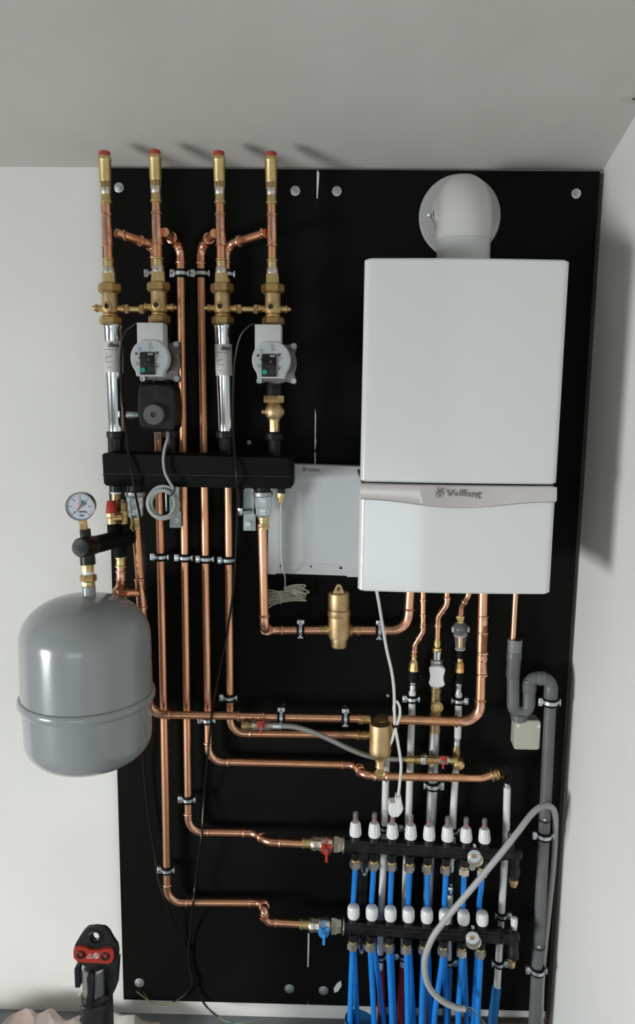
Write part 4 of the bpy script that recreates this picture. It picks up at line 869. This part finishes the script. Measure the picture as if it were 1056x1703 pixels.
part(t, 'body', MB().prism(rounded(a.x+.001, b.x-.001, a.z+.001, b.z-.001, .008), -.030, -.0008, .001), BOXC); part(t, 'lid', MB().prism(rounded(a.x, b.x, a.z, b.z, .008), -.045, -.028, .003), BOXC)
for x_, y_ in ((862, 1207), (896, 1208)): fcol(t, x_, y_, .0445, 'screw_cap', WHT, [(0, 3), (.0012, 2.6)], 12)

# ================================================================ FILLING HOSE AND SMALL VALVES
t = thing('filling_hose', 'grey braided filling hose running behind the dirt separator', 'hose', P(540, 1225, .1))
BRAID = mat('steel_braid', (.42, .42, .40), .45, .6, var=(.27, .27, .26), scale=400)
part(t, 'hose', MB().tube(catmull([P(*p) for p in ((466, 1207, .108), (490, 1209, .108), (515, 1216, .106), (545, 1228, .104), (580, 1245, .098), (612, 1257, .085), (645, 1262, .075), (678, 1263, .072))], 6), .0073, 14), BRAID)
hcol(t, ((400, 1206), (470, 1207.5)), .108, 'ferrule', ZIN, [(452, 4.8), (454, 5.6), (462, 5.6), (463, 6), (468, 6), (469, 5)], 16)
hcol(t, ((670, 1263), (700, 1263.5)), .072, 'end_nut', BRAY, [(672, 4.6), (675, 5.2), (677, 7), (686, 7), (688, 5.6)], 8)
t = thing('filling_valve', 'small nickel ball valve with red butterfly lever at the left end of the hose', 'valve', P(430, 1207, .108)); ln = ((400, 1206), (470, 1207.5))
hcol(t, ln, .108, 'elbow', BRAD, [(401, 5), (403, 8), (408, 9), (413, 8.4), (414, 7.6), (420, 7.6)], 20); hcol(t, ln, .108, 'body', NIC, [(419, 7), (421, 8.2), (427, 8), (430, 6.6), (438, 6.6), (441, 8), (448, 8), (449, 6.5), (453, 6)], 8)
fcol(t, 434, 1206, .117, 'lever_hub', RED, [(0, 6), (.010, 6), (.012, 4.5)], 20); part(t, 'lever', MB().box(P(434, 1212, .128), (.008, .004, .028), bev=.0015), RED); part(t, 'lever', MB().box(P(434, 1201, .124), (.016, .008, .008), bev=.002), RED); fcol(t, 434, 1211.5, .130, 'screw', CHR, [(0, 3.4), (.002, 3)], 12)
t = thing('check_valve', 'brass check valve with white collar at the right end of the hose', 'valve', P(705, 1263, .072)); ln = ((680, 1263), (760, 1265))
hcol(t, ln, .072, 'body', BRA, [(686, 5.5), (690, 6), (693, 7), (698, 7), (699, 6.4), (708, 6.4), (709, 8), (717, 8), (718, 6), (722, 6), (723, 7), (727, 7)], 8)
part(t, 'collar', MB().box(P(704, 1263, .078), (.013, .022, .021), bev=.002), ZIN); fcol(t, 706, 1255.5, .07, 'vent', BRA, [(0, 3.5), (.012, 3.2)], 12)
t = thing('shutoff_valve', 'small nickel ball valve with red butterfly lever beside the brass tee', 'valve', P(737, 1265, .072))
hcol(t, ln, .072, 'body', NIC, [(727, 6), (731, 7), (736, 7), (744, 7), (747, 6), (748, 5)], 8); hcol(t, ln, .072, 'nut', BRAY, [(746, 4.6), (750, 6), (760, 6.4)], 12)
fcol(t, 737, 1262, .080, 'lever_hub', RED, [(0, 6), (.010, 6), (.012, 4.5)], 20); part(t, 'lever', MB().box(P(737, 1271, .090), (.006, .004, .026), bev=.0012), RED); part(t, 'lever', MB().box(P(737, 1259, .088), (.016, .006, .007), bev=.002), RED); fcol(t, 737, 1267, .0925, 'screw', CHR, [(0, 3.6), (.002, 3)], 12)
t = thing('brass_tee', 'round brass tee where the filling line joins the white pipe', 'fitting', P(760, 1264, .06))
fcol(t, 760.5, 1263.5, .045, 'body', BRA, [(0, 8), (.006, 9.4), (.030, 9.4), (.036, 8), (.039, 5)], 24)

# ================================================================ CABLES
t = thing('mains_cable', 'white mains cable with plug hanging from the boiler', 'cable', P(629, 985, .2))
curve(t, 'lead', [(626, 980, .25), (630, 1002, .235), (637, 1045, .18), (643, 1080, .16), (651, 1115, .155), (655, 1145, .155), (656, 1180, .15), (656.5, 1207, .15)], .0040, WHC, 10)
curve(t, 'loop', [(657, 1209, .150), (656, 1190, .146), (655, 1175, .145), (659, 1166, .15), (664.5, 1175, .156), (665, 1190, .157), (661, 1203, .152), (656, 1217, .148), (652, 1232, .143), (645, 1246, .12)], .0036, WHC, 10)
curve(t, 'tail', [(657, 1207, .150), (660, 1225, .15), (665, 1255, .15), (667, 1275, .15), (665, 1300, .15), (662, 1328, .15)], .0040, WHC, 10)
part(t, 'cable_tie', MB().box(P(657.5, 1207, .152), (.017, .016, .005), bev=.001), BLK)
W = [P(x, y, .16) for x, y in ((658.5, 1326), (667, 1325), (668.5, 1335), (671, 1345), (668, 1352), (662, 1358.5), (652, 1359), (647, 1354), (645.5, 1343), (649, 1335), (657.5, 1334.5))]
part(t, 'plug', MB().prism([(a.x, a.z) for a in W], -.165, -.135, .004), WHT)
for y_ in (1348, 1351): part(t, 'pin', MB().tube([P(647, y_, .15), P(638, y_, .15)], .0011, 8), ZIN)

bc = [('long black cable from the left pump, running behind the grey tank to the floor', [(231, 538, .20), (222, 541, .19), (207, 556, .18), (201, 590, .17), (202, 640, .165), (207, 690, .175), (212, 735, .185), (216, 770, .20), (224, 815, .20), (233, 860, .16), (238, 900, .13), (241, 950, .12), (243, 1010, .08), (240, 1100, .06), (237, 1230, .03), (240, 1290, .02), (247, 1355, .02), (257, 1420, .025), (264, 1465, .05), (276, 1500, .065), (287, 1530, .03), (303, 1560, .012), (316, 1590, .008), (323, 1625, .008), (332, 1655, .01), (345, 1676, .02), (362, 1691, .045)]),
      ('long black cable from the right pump, passing in front of the risers', [(424, 540, .20), (415, 542, .19), (400, 560, .17), (391, 600, .155), (388, 660, .155), (388, 715, .165), (391, 765, .198), (394, 805, .198), (394, 850, .12), (392, 920, .085), (388, 980, .08), (378, 1050, .07), (366, 1110, .05), (357, 1160, .06), (352, 1190, .102), (348, 1230, .07), (345, 1262, .065), (340, 1320, .03), (337, 1365, .04), (334, 1400, .06), (325, 1470, .04), (321, 1503, .057), (318, 1540, .02), (314, 1580, .012), (316, 1610, .012), (320, 1634, .02), (312, 1650, .012), (298, 1661, .012), (289, 1666, .012)])]
for l, p in bc:
    t = thing('pump_cable', l, 'cable', P(*p[0])); curve(t, 'sheath', p, .0030, CAB, 8)
    if 'left' in l:
        curve(t, 'wire', [(362, 1691, .045), (372, 1697, .06), (395, 1702, .08), (425, 1698, .1)], .0011, GRW); curve(t, 'wire', [(362, 1691, .045), (375, 1699, .06), (392, 1701, .08), (428, 1694, .1)], .0011, BUW)
    else:
        curve(t, 'wire', [(289, 1666, .012), (272, 1670, .02), (252, 1667, .012), (227, 1649, .012)], .0011, GRW); curve(t, 'wire', [(289, 1666, .012), (270, 1671, .018), (250, 1665, .01), (238, 1650, .01)], .0011, BRW); curve(t, 'wire', [(289, 1666, .012), (275, 1670, .014), (262, 1670, .014)], .0011, BUW)
t = thing('cable_conduit', 'grey flexible conduit arching in front of both manifolds', 'conduit', P(800, 1450, .16))
cp_ = [(899, 1703, .018), (902, 1620, .018), (912, 1520, .018), (920, 1440, .022), (923, 1385, .035), (922.5, 1352, .062), (914, 1341, .085), (901, 1341, .10), (884, 1354, .12), (860, 1385, .15), (830, 1423, .165), (785, 1477, .17), (742, 1528, .17), (718, 1562, .17), (706, 1600, .16), (712, 1638, .15), (732, 1662, .15), (757, 1675, .15), (774, 1678, .15)]
cc_ = catmull([P(*p) for p in cp_], 22); part(t, 'tube', MB().tube(cc_, [.0080+.0007*(i % 2) for i in range(len(cc_))], 14), mat('grey_conduit', (.38, .385, .37), .5))
curve(t, 'wire', [(772, 1678, .15), (783, 1676, .15), (795, 1687, .14), (806, 1704, .12)], .0012, GRW); curve(t, 'wire', [(772, 1678, .15), (782, 1679, .15), (796, 1691, .14), (812, 1706, .12)], .0010, BUW)

# ================================================================ UNDERFLOOR MANIFOLDS
dm = .09
KX = [591.5, 623, 653, 683.5, 714, 744.5, 775.5, 806]
def lin(a, b, t): return a+(b-a)*t
nth = ['leftmost', 'second from left', 'third from left', 'fourth from left', 'fifth from left', 'sixth from left', 'seventh from left', 'rightmost']
for top in (True, False):
    ln = ((568, 1404.5), (850, 1421)) if top else ((566, 1540), (850, 1558.5))
    yy = lambda x: ln[0][1]+(ln[1][1]-ln[0][1])*(x-ln[0][0])/(ln[1][0]-ln[0][0])
    t = thing('manifold', ('upper black supply manifold bar with eight ports' if top else 'lower black return manifold bar with eight ports'), 'manifold', P(705, yy(705), dm))
    hcol(t, ln, dm, 'bar', BLK, [(572, 11), (573, 12), (832, 12), (834, 10)], 8, .5)
    hcol(t, ln, dm+.014, 'ridge', BLK, [(600, 2), (830, 2)], 6)
    hcol(t, ln, dm, 'end_ring', NIC, [(569.5, 12.5), (570, 14), (572, 14), (572.5, 12)], 28)
    xs = KX if top else [588, 618.5, 649.5, 679.5, 710, 740, 771, 802]
    xn = [591, 621.5, 651, 681, 711, 741.5, 772, 802] if top else [586.5, 616, 647, 676.5, 705, 737, 768, 799]
    for i in range(8):
        a, b = xs[i], xn[i]; y0 = yy(a); L = [(a, y0-30), (b, y0+40)]
        vcol(t, [(a, y0-30), (a-1, y0)], dm, 'port', BLK, [(y0-17, 8), (y0-9, 9)], 16); vcol(t, [(b+1, y0), (b, y0+30)], dm, 'port', BLK, [(y0+9, 9), (y0+16, 7.5), (y0+23, 7)], 16)
    # left shutoff valve
    vl = thing('manifold_valve', ('red lever ball valve at the inlet of the upper manifold' if top else 'blue lever ball valve at the inlet of the lower manifold'), 'valve', P(540, yy(540), dm)); o = 0 if top else -4
    l2 = ((500, yy(540)-1.5), (575, yy(575)))
    hcol(vl, l2, dm, 'press_adapter', BRAY, [(502+o, 7.4), (503+o, 9), (506+o, 9), (507+o, 7.8), (517+o, 8)], 18)
    hcol(vl, l2, dm, 'hex', NIC, [(516+o, 8), (519+o, 11), (523+o, 12), (525+o, 12), (527+o, 10.5), (533+o, 11.5)], 8); hcol(vl, l2, dm, 'body', NIC, [(532+o, 10), (534+o, 12.8), (541+o, 12.5), (548+o, 12.8), (553+o, 10)], 24); hcol(vl, l2, dm, 'union_nut', NIC, [(554+o, 12), (555+o, 14), (563+o, 14), (565+o, 12), (571+o, 11.5)], 6, .5)
    mL = RED if top else BLUL; hx = 543 if top else 538.5; hy = yy(540)+ (10 if top else 12)
    fcol(vl, hx, hy-4, dm+.012, 'hub', mL, [(0, 7), (.016, 8.6), (.020, 7)], 20)
    for s_ in (-1, 1): part(vl, 'wing', MB().box(P(hx+s_*6, hy-4, dm+.03), (.009, .006, .016), bev=.002), mL)
    part(vl, 'lever', MB().box(P(hx, hy+12, dm+.036), (.0075, .005, .034), bev=.0015), mL); part(vl, 'lever', MB().box(P(hx, hy-14, dm+.028), (.006, .005, .022), bev=.0015), mL); fcol(vl, hx, hy+1, dm+.034, 'screw', CHR, [(0, 3.4), (.003, 3)], 10)
    # thermometer and vent
    gx, gy = (788.5, 1423.5) if top else (785.5, 1559)
    g = thing('manifold_thermometer', ('round thermometer on the upper manifold' if top else 'round thermometer on the lower manifold'), 'gauge', P(gx, gy, dm+.02))
    fcol(g, gx, gy, dm+.018, 'case', NIC, [(0, 9), (.008, 11), (.016, 12.6), (.020, 12.8), (.021, 11.8), (.019, 11)], 32); fcol(g, gx, gy, dm+.035, 'dial', DIA, [(0, 11), (.0025, 11)], 28)
    fcol(g, gx, gy, dm+.0372, 'centre', BRAY, [(0, 4.6), (.0015, 4), (.002, 2)], 16)
    mk = MB(); c_ = P(gx, gy, dm+.0380)
    for i in range(10):
        a = math.radians(-130+26*i*1.0); mk.tube([c_+V((.0105*math.sin(a), 0, .0105*math.cos(a))), c_+V((.0135*math.sin(a), 0, .0135*math.cos(a)))], .0004, 4)
    part(g, 'scale_marks', mk, INK)
    v_ = thing('bleed_screw', ('tiny chrome bleed screw above the upper thermometer' if top else 'tiny chrome bleed screw above the lower thermometer'), 'screw', P(gx, gy-19, dm)); fcol(v_, gx, gy-18, dm+.012, 'screw', CHR, [(0, 3.2), (.006, 3), (.007, 1.5)], 12)
    if top: 
        v_ = thing('drain_ring', 'small grey ring fitting under the upper thermometer', 'ring', P(785, 1441, dm)); fcol(v_, 785, 1441, dm, 'ring', GAL, [(0, 3), (.0, 5.4), (.006, 5.4), (.006, 3)], 20)
    for x_, y_, l in (((606, yy(606)-10, 'left screw over'), (605, yy(605)+29, 'left screw under')) if top else ((603, yy(603)-13, 'left screw over'), (600, yy(600)+20, 'left screw under'))):
        v_ = thing('bracket_screw', l+(' the upper manifold' if top else ' the lower manifold'), 'screw', P(x_, y_, .05)); fcol(v_, x_, y_, .03, 'head', ZIN, [(0, 3.4), (.05, 3.4), (.053, 2.4)], 12); fcol(v_, x_+1, y_+1, .0, 'plate', GAL, [(0, 6), (.03, 6)], 16)
# brackets behind the bars
for x_, l in ((605, 'left dark steel bracket carrying both manifolds'), (763, 'right dark steel bracket carrying both manifolds')):
    t = thing('manifold_bracket', l, 'bracket', P(x_, 1470, .02)); a = P(x_+1, 1385, .02); b = P(x_-3, 1572, .02)
    part(t, 'rail', MB().box(((a.x+b.x)/2, -.012, (a.z+b.z)/2), (.026, .024, a.z-b.z), bev=.002), BLK)
    for y_ in (1405 if x_ < 700 else 1416, 1542 if x_ < 700 else 1552): part(t, 'arm', MB().box(P(x_, y_, .045), (.022, .06, .02), bev=.002), BLK)
# flow meters
def flow_meter(i):
    x = KX[i]; yb = lin(1389, 1400, i/7); g = 'flow meter knobs on the upper manifold'
    t = thing('flow_meter', f'white ribbed flow meter knob with clear sight tube on upper manifold, {nth[i]}', 'knob', P(x, yb, dm), g); L = [(x, yb-45), (x-.5, yb)]
    kb = vcol(t, L, dm, 'knob', WHT, [(yb, 7), (yb-1, 9.6), (yb-5, 9.8), (yb-21, 7.6), (yb-22.5, 6.5)], 28)
    m_ = M(x, yb, dm); mb = MB()
    for k in range(14):
        a = 2*PI*k/14; p0 = P(x-.3, yb-4, dm); p1_ = P(x-.3, yb-20, dm); v0 = V((math.sin(a), -math.cos(a), 0)); mb.tube([p0+v0*9.8*m_, p1_+v0*7.9*m_], .0009, 5)
    part(kb, 'ribs', mb, WHT)
    vcol(t, L, dm, 'sight_tube', CLR, [(yb-22, 4.6), (yb-37, 4.4), (yb-38.5, 3.4)], 16)
    vcol(t, L, dm, 'inner_scale', mat('float', (.12, .10, .10), .4) if i == 0 else bpy.data.materials['float'], [(yb-22, 2), (yb-35, 2)], 10)
    vcol(t, L, dm, 'float_disc', RED, [(yb-27, 3), (yb-29.5, 3)], 10)
for i in range(8): flow_meter(i)
XV = [588, 618.5, 649.5, 679.5, 710, 740, 771, 802]
for i in range(8):
    x = XV[i]; yc = lin(1515, 1526, i/7)+.5
    t = thing('return_valve', f'rounded white valve cap on the lower manifold, {nth[i]}', 'valve', P(x, yc, dm), 'white valve caps on the lower manifold'); L = [(x, yc-20), (x-.3, yc+20)]
    vcol(t, L, dm, 'cap', WHT, [(yc+11, 7), (yc+9, 9.4), (yc+4, 10.4), (yc-5, 10.2), (yc-9, 8.6), (yc-10.5, 6)], 12, .5)
    vcol(t, L, dm, 'collar', BLK, [(yc+10, 6.5), (yc+16, 6.5)], 16)
XN = [591, 621.5, 651, 681, 711, 741.5, 772, 802]; XB = [587.5, 618, 649, 679, 710.5, 739, 770, 797]; XE = [594, 638, 656, 688, 716, 742, 776, 786]
XN2 = [586.5, 616, 647, 676.5, 705, 737, 768, 799]; XE2 = [582, 622, 652, 678, 701, 722, 762, 794]
def nut(t, x, y, d):
    L = [(x, y-10), (x-.4, y+10)]
    vcol(t, L, d, 'ferrule', BRAY, [(y-8.5, 6.4), (y-8, 7.4), (y-4, 7.4)], 18); vcol(t, L, d, 'nut', NIC, [(y-5, 7.5), (y-4, 9.2), (y+6, 9.2), (y+7.5, 7.5)], 6, .5 if int(x) % 2 else .2)
for i in range(8):
    y = lin(1436, 1449, i/7)
    t = thing('underfloor_pipe', f'blue floor heating pipe clamped under the upper manifold, {nth[i]}', 'pipe', P(XN[i], y, dm), 'blue pipes of the upper manifold')
    nut(t, XN[i], y, dm); xb, xe = XB[i], XE[i]; e = P(xe, 1703, .062)
    part(t, 'pipe', MB().tube(catmull([P(XN[i], y+3, dm), P(lin(XN[i], xb, .4), y+30, dm-.006), P(xb, 1503, .068), P(xb-.5, 1540, .0625), P(lin(xb, xe, .4), 1600, .062), e, V((e.x, -.062, ZF))], 5), .0078, 14), BLU)
for i in range(8):
    y = lin(1571, 1584, i/7)
    t = thing('underfloor_pipe', f'blue floor heating pipe clamped under the lower manifold, {nth[i]}', 'pipe', P(XN2[i], y, dm), 'blue pipes of the lower manifold')
    nut(t, XN2[i], y, dm); xe = XE2[i]; e = P(xe, 1703, .085)
    part(t, 'pipe', MB().tube(catmull([P(XN2[i], y+3, dm), P(lin(XN2[i], xe, .25), y+35, dm), P(lin(XN2[i], xe, .8), 1670, .088), e, V((e.x, -.085, ZF))], 5), .0084, 14), BLU)
# manifold end pieces
t = thing('drain_fitting', 'black end piece with downward brass cock on the upper manifold', 'valve', P(850, 1421, dm))
hcol(t, ((825, 1419), (875, 1421)), dm, 'end_body', BLK, [(828, 9), (830, 11.5), (836, 11.5), (837, 10), (850, 10.5), (864, 10), (867, 7)], 20)
vcol(t, [(856, 1415), (855, 1475)], dm, 'drain_leg', BLK, [(1420, 8), (1440, 8), (1441, 9.5), (1452, 9.5), (1454, 7), (1459, 7)], 18)
vcol(t, [(856, 1415), (854, 1475)], dm, 'brass_cock', BRAY, [(1457, 4), (1461, 4), (1462, 7.2), (1469, 7.2), (1471, 6), (1474, 5)], 10)
vcol(t, [(850, 1380), (850, 1410)], dm, 'vent_cap', BLK, [(1383, 4), (1385, 5.4), (1396, 5.6), (1412, 6.5)], 14)
t = thing('drain_fitting', 'black end piece with white cap and brass cock on the lower manifold', 'valve', P(848, 1556, dm))
hcol(t, ((825, 1555), (875, 1557)), dm, 'end_body', BLK, [(826, 9), (828, 13), (834, 13), (836, 10), (850, 11), (860, 10), (863, 7)], 20)
fcol(t, 843, 1554, dm+.015, 'black_knob', BLK, [(0, 11), (.012, 11.5), (.022, 10), (.023, 8)], 10)
vcol(t, [(856, 1500), (853, 1615)], dm, 'white_cap', WHT, [(1526, 4), (1527, 5.6), (1535, 5.8), (1544, 5), (1546, 4)], 8); vcol(t, [(856, 1500), (853, 1615)], dm, 'drain_leg', BLK, [(1545, 6), (1560, 8), (1580, 8), (1582, 9), (1592, 9), (1594, 6)], 18)
vcol(t, [(854, 1500), (850, 1615)], dm, 'brass_cock', BRAY, [(1592, 4), (1596, 4), (1597, 6.5), (1606, 6.5), (1608, 5)], 10)

# blue sleeve on the floor
t = thing('plastic_sleeve', 'open light blue plastic sleeve round the first floor pipes', 'sleeve', V((P(600, 1700, .09).x, -.09, ZF)))
o = P(604, 1695, .09); 
mb = MB(); n = 28; vs = []; fs = []
for j, (z, r) in enumerate(((.075, .050), (.05, .050), (.0, .054), (-.0, .051), (.05, .047), (.074, .047))):
    for k in range(n):
        a = 2*PI*k/n; zz = z + (.022*math.cos(a-2.6) if z > .07 else 0); vs.append((o.x+r*1.05*math.cos(a), -.082+r*.9*math.sin(a)*.85, ZF+zz))
fs = [(j*n+k, j*n+(k+1) % n, (j+1)*n+(k+1) % n, (j+1)*n+k) for j in range(5) for k in range(n)]
part(t, 'sheet', mb.add(vs, fs), mat('light_blue_sheet', (.06, .27, .55), .4))

# ================================================================ PIPE CLIPS
r22 = .011
gA = 'clips in the top row across the risers'; gB = 'clips in the middle row across the risers'
clamp(258, 455, .04, r22, 'zinc pipe clip on the leftmost riser, top row', group=gA); clamp(301, 455, .04, r22, 'zinc pipe clip on the second riser, top row', group=gA)
clamp(335, 455, .04, r22, 'zinc pipe clip on the third riser, top row', group=gA); clamp(377, 456, .04, r22, 'zinc pipe clip on the fourth riser, top row', group=gA)
clamp(267.5, 926, .04, r22, 'zinc pipe clip on the leftmost riser, middle row', group=gB); clamp(307.4, 927.5, .04, r22, 'zinc pipe clip on the second riser, middle row', group=gB)
clamp(342.5, 929.5, .04, r22, 'zinc pipe clip on the third riser, middle row', group=gB); clamp(379, 931.5, .04, r22, 'zinc pipe clip on the fourth riser, middle row', group=gB)
clamp(381.5, 1160, .04, r22, 'zinc pipe clip low on the fourth riser, above the cross pipe'); clamp(345.5, 1197, .04, r22, 'zinc pipe clip on the third riser, half hidden below the cross pipe')
clamp(312.8, 1329, .04, r22, 'zinc pipe clip on the second riser, above its lower bend'); clamp(278, 1446, .04, r22, 'zinc pipe clip on the leftmost riser, above its lower bend')
clamp(500, 1047.5, .055, .0115, 'pipe clip on the horizontal pipe left of the air separator', 'h'); clamp(631, 1048.8, .055, .0125, 'pipe clip right of the air separator behind the white cable', 'h')
clamp(468, 1192.5, .085, r22, 'upright pipe clip over the end of the filling hose', 'h'); clamp(574.5, 1194.5, .085, r22, 'upright pipe clip left of the dirt separator', 'h')
clamp(685.5, 1162, .04, .0098, 'pipe clip on the white pipe left of the test port'); clamp(762.5, 1165, .04, .0098, 'pipe clip on the white pipe under the tundish', flip=-1)
clamp(719.5, 1306, .042, .0142, 'wide pipe clip on the galvanised pipe', flip=-1, tall=.014)
clamp(639.5, 1377, .035, .0098, 'pipe clip behind the second flow meter'); clamp(678.8, 1377, .035, .0098, 'pipe clip behind the fourth flow meter'); clamp(752.5, 1382, .035, .0098, 'pipe clip behind the sixth flow meter', flip=-1)
clamp(632.5, 1591, .035, .0098, 'pipe clip above the left red floor sleeve', flip=-1); clamp(671, 1590, .035, .0098, 'pipe clip above the right red floor sleeve'); clamp(746.2, 1600, .035, .0088, 'pipe clip on the white pipe below the lower manifold', flip=-1)
clamp(834.5, 1522, .041, .0100, 'pipe clip on the rightmost white pipe beside the white cap', flip=-1); clamp(829.5, 1602, .038, .0100, 'pipe clip on the rightmost white pipe above its blue sleeve', flip=-1)
clamp(915, 1167, .05, .0163, 'large zinc clip at the top of the grey waste pipe', tall=.014); clamp(904.8, 1389, .05, .0163, 'large zinc clip halfway down the grey waste pipe', tall=.014); clamp(893.5, 1613, .05, .0163, 'large zinc clip near the bottom of the grey waste pipe', tall=.014)

# ================================================================ FLOOR ITEMS
t = thing('pressing_tool', 'black pressing tool with red jaw plate standing upright on the floor', 'tool', V((P(160, 1690, .40).x, -.40, ZF))); d = .40
def pp(pts, dd=d): return [(P(x, y, dd).x, P(x, y, dd).z) for x, y in pts]
y_ = -d
oc = pp(dd=d+.012, pts=[(146, 1543), (160, 1541.5), (174, 1543), (181, 1549), (188, 1562), (195, 1572), (197, 1582), (196, 1600), (194, 1636), (180, 1630), (150, 1612), (128, 1600), (122, 1582), (125, 1571), (134, 1556), (140, 1548)])
hc_ = P(159, 1558, d+.012); n = len(oc); ho = [(hc_.x+.0085*math.cos(a), hc_.z+.0115*math.sin(a)) for a in [math.atan2(oc[k][1]-hc_.z, oc[k][0]-hc_.x) for k in range(n)]]
part(t, 'jaws', MB().plate_hole(oc, ho, y_-.012, y_-.002), TOOLB)
part(t, 'jaw_rim', MB().lathe((hc_.x, y_-.011, hc_.z), (0, -1, 0), [(0, .0135), (.0, .0175), (.003, .017), (.004, .0140)], 20, cap=False), TOOLB)
q = P(163, 1567, d); part(t, 'jaw_tip', MB().tube([P(156, 1563, d+.010), P(161, 1569, d+.010), P(164, 1565, d+.010), P(161, 1560, d+.010)], .0018, 6), NIC)
rp = part(t, 'jaw_plate', MB().prism(pp([(124, 1577), (130, 1575), (142, 1576), (150, 1580), (165, 1581), (174, 1578), (184, 1578), (188, 1582), (190, 1592), (187, 1601), (180, 1604), (160, 1603), (140, 1602), (128, 1600), (122, 1594), (121.5, 1583)], d+.019), y_-.019, y_-.008, .002), TOOLR)
for x_, y2 in ((134.5, 1587), (175, 1590)): 
    fcol(rp, x_, y2, d+.018, 'pin', TOOLB, [(0, 7.5), (.003, 7.2), (.004, 5), (.003, 4.5)], 20)
    fcol(rp, x_, y2, d+.0215, 'pin_plug', TOOLR, [(0, 3.2), (.001, 3)], 12)
def flatline(par, name, pts, m, r=.0006): return part(par, name, MB().tube([P(x, y, d+.0195) for x, y in pts], r, 5), m)
WS = mat('white_print', (.8, .8, .8), .5)
flatline(rp, 'warning_triangle', [(145, 1593.5), (150, 1585), (155, 1593.5), (145, 1593.5)], WS); flatline(rp, 'warning_mark', [(150, 1588), (149.3, 1590), (150.6, 1590), (150, 1592.5)], WS, .0005)
flatline(rp, 'warning_ring', [(160+4.2*math.cos(a), 1589.5+4.2*math.sin(a)) for a in [2*PI*k/18 for k in range(19)]], WS, .0007); flatline(rp, 'hand_mark', [(158, 1591), (159, 1588), (161, 1588), (162, 1590.5), (160, 1592)], WS, .0009)
vcol(t, [(157, 1600), (160, 1720)], d, 'cylinder', CHR if 0 else mat('brushed_aluminium', (.62, .64, .65), .3, 1, var=(.5, .52, .53), scale=50, stretch=(1, 1, 6)), [(1604, 18), (1606, 20.4), (1652, 20), (1657, 19)], 36)
part(t, 'left_arm', MB().box(P(130.5, 1622, d-.004), (.013, .022, .052), bev=.003), TOOLB)
part(t, 'handle_bar', MB().prism(pp([(145, 1622), (148, 1617), (153, 1617), (157, 1622), (157, 1645), (155, 1670), (153, 1678), (144, 1678), (143, 1662), (146, 1650)], d+.034), y_-.040, y_-.024, .003), TOOLB)
part(t, 'right_arm', MB().prism(pp([(179, 1603), (197, 1596), (194, 1640), (189, 1650), (182, 1654), (180, 1640)]), y_-.01, y_+.02, .003), TOOLB)
vcol(t, [(157, 1600), (163, 1720)], d, 'collar', TOOLB, [(1648, 21), (1651, 23.5), (1658, 24), (1664, 21)], 28)
z0 = ZF; bodyc = P(162, 1680, d); part(t, 'housing', MB().box((bodyc.x, y_, (P(162, 1655, d).z+ZF)/2), (.062, .07, P(162, 1655, d).z-ZF), bev=.01), TOOLB)
fcol(t, 141, 1690, d+.01, 'switch', TOOLB, [(0, 7), (.012, 6)], 16); fcol(t, 137, 1655, d-.0, 'lug', NIC, [(0, 6), (.012, 6), (.012, 3)], 16)

# dust sheet on the floor
mb = MB(); vs = []; nx, ny = 110, 44
xa, xb = P(-120, 1690, .05).x, P(262, 1690, .05).x
for j in range(ny+1):
    for i in range(nx+1):
        u = i/nx; v = j/ny; y = -.012-.66*v
        ew = (1 if u > .5 else 0)*.035*noise.noise(V((v*6, 2, 4)))
        x = xa+(xb-xa+ew)*u; y -= .03*abs(noise.noise(V((u*9, 5, 1))))*(1-v)
        gap = P(30, 1680, .05).x
        if x < gap: y -= .065*(1-v)*min(1, (gap-x)/.02)
        h = .010+.042*math.exp(-v*9)+.016*max(0, noise.noise(V((x*6, y*8, 1)))+.3)+.016*abs(noise.noise(V((x*13, y*10, 3))))
        ridge = .052*math.exp(-((y+.02+.55*(P(95, 1690, .1).x-x))/.05)**2) if x < P(140, 1690, .1).x else .040*math.exp(-((y+.07)/.05)**2)
        edge = min(1, (1-u)*14)*min(1, v*12+.02)
        vs.append((x, y, ZF+.001+(h+ridge)*edge))
mb.add(vs, [(j*(nx+1)+i, j*(nx+1)+i+1, (j+1)*(nx+1)+i+1, (j+1)*(nx+1)+i) for j in range(ny) for i in range(nx)])
single('dust_sheet', 'crumpled off-white dust sheet with reddish stains on the floor', 'sheet', mb, CLO)
# skirting trim under the right board and scrap sheet
t = thing('offcut_strip', 'dark steel offcut strip lying on the floor below the boards', 'offcut', V((P(520, 1697, .07).x, -.07, ZF)))
part(t, 'strip', MB().box((P(520, 1699, .07).x, -.07, ZF+.004), (.11, .022, .006), Matrix.Rotation(-.03, 3, 'Z'), .001), GAL)
struct('trim_3', MB().box(((XS+XB1)/2+.1, .002, ZF+.012), ((XB1-XS)-.25, .02, .024), bev=.001), WOOD)
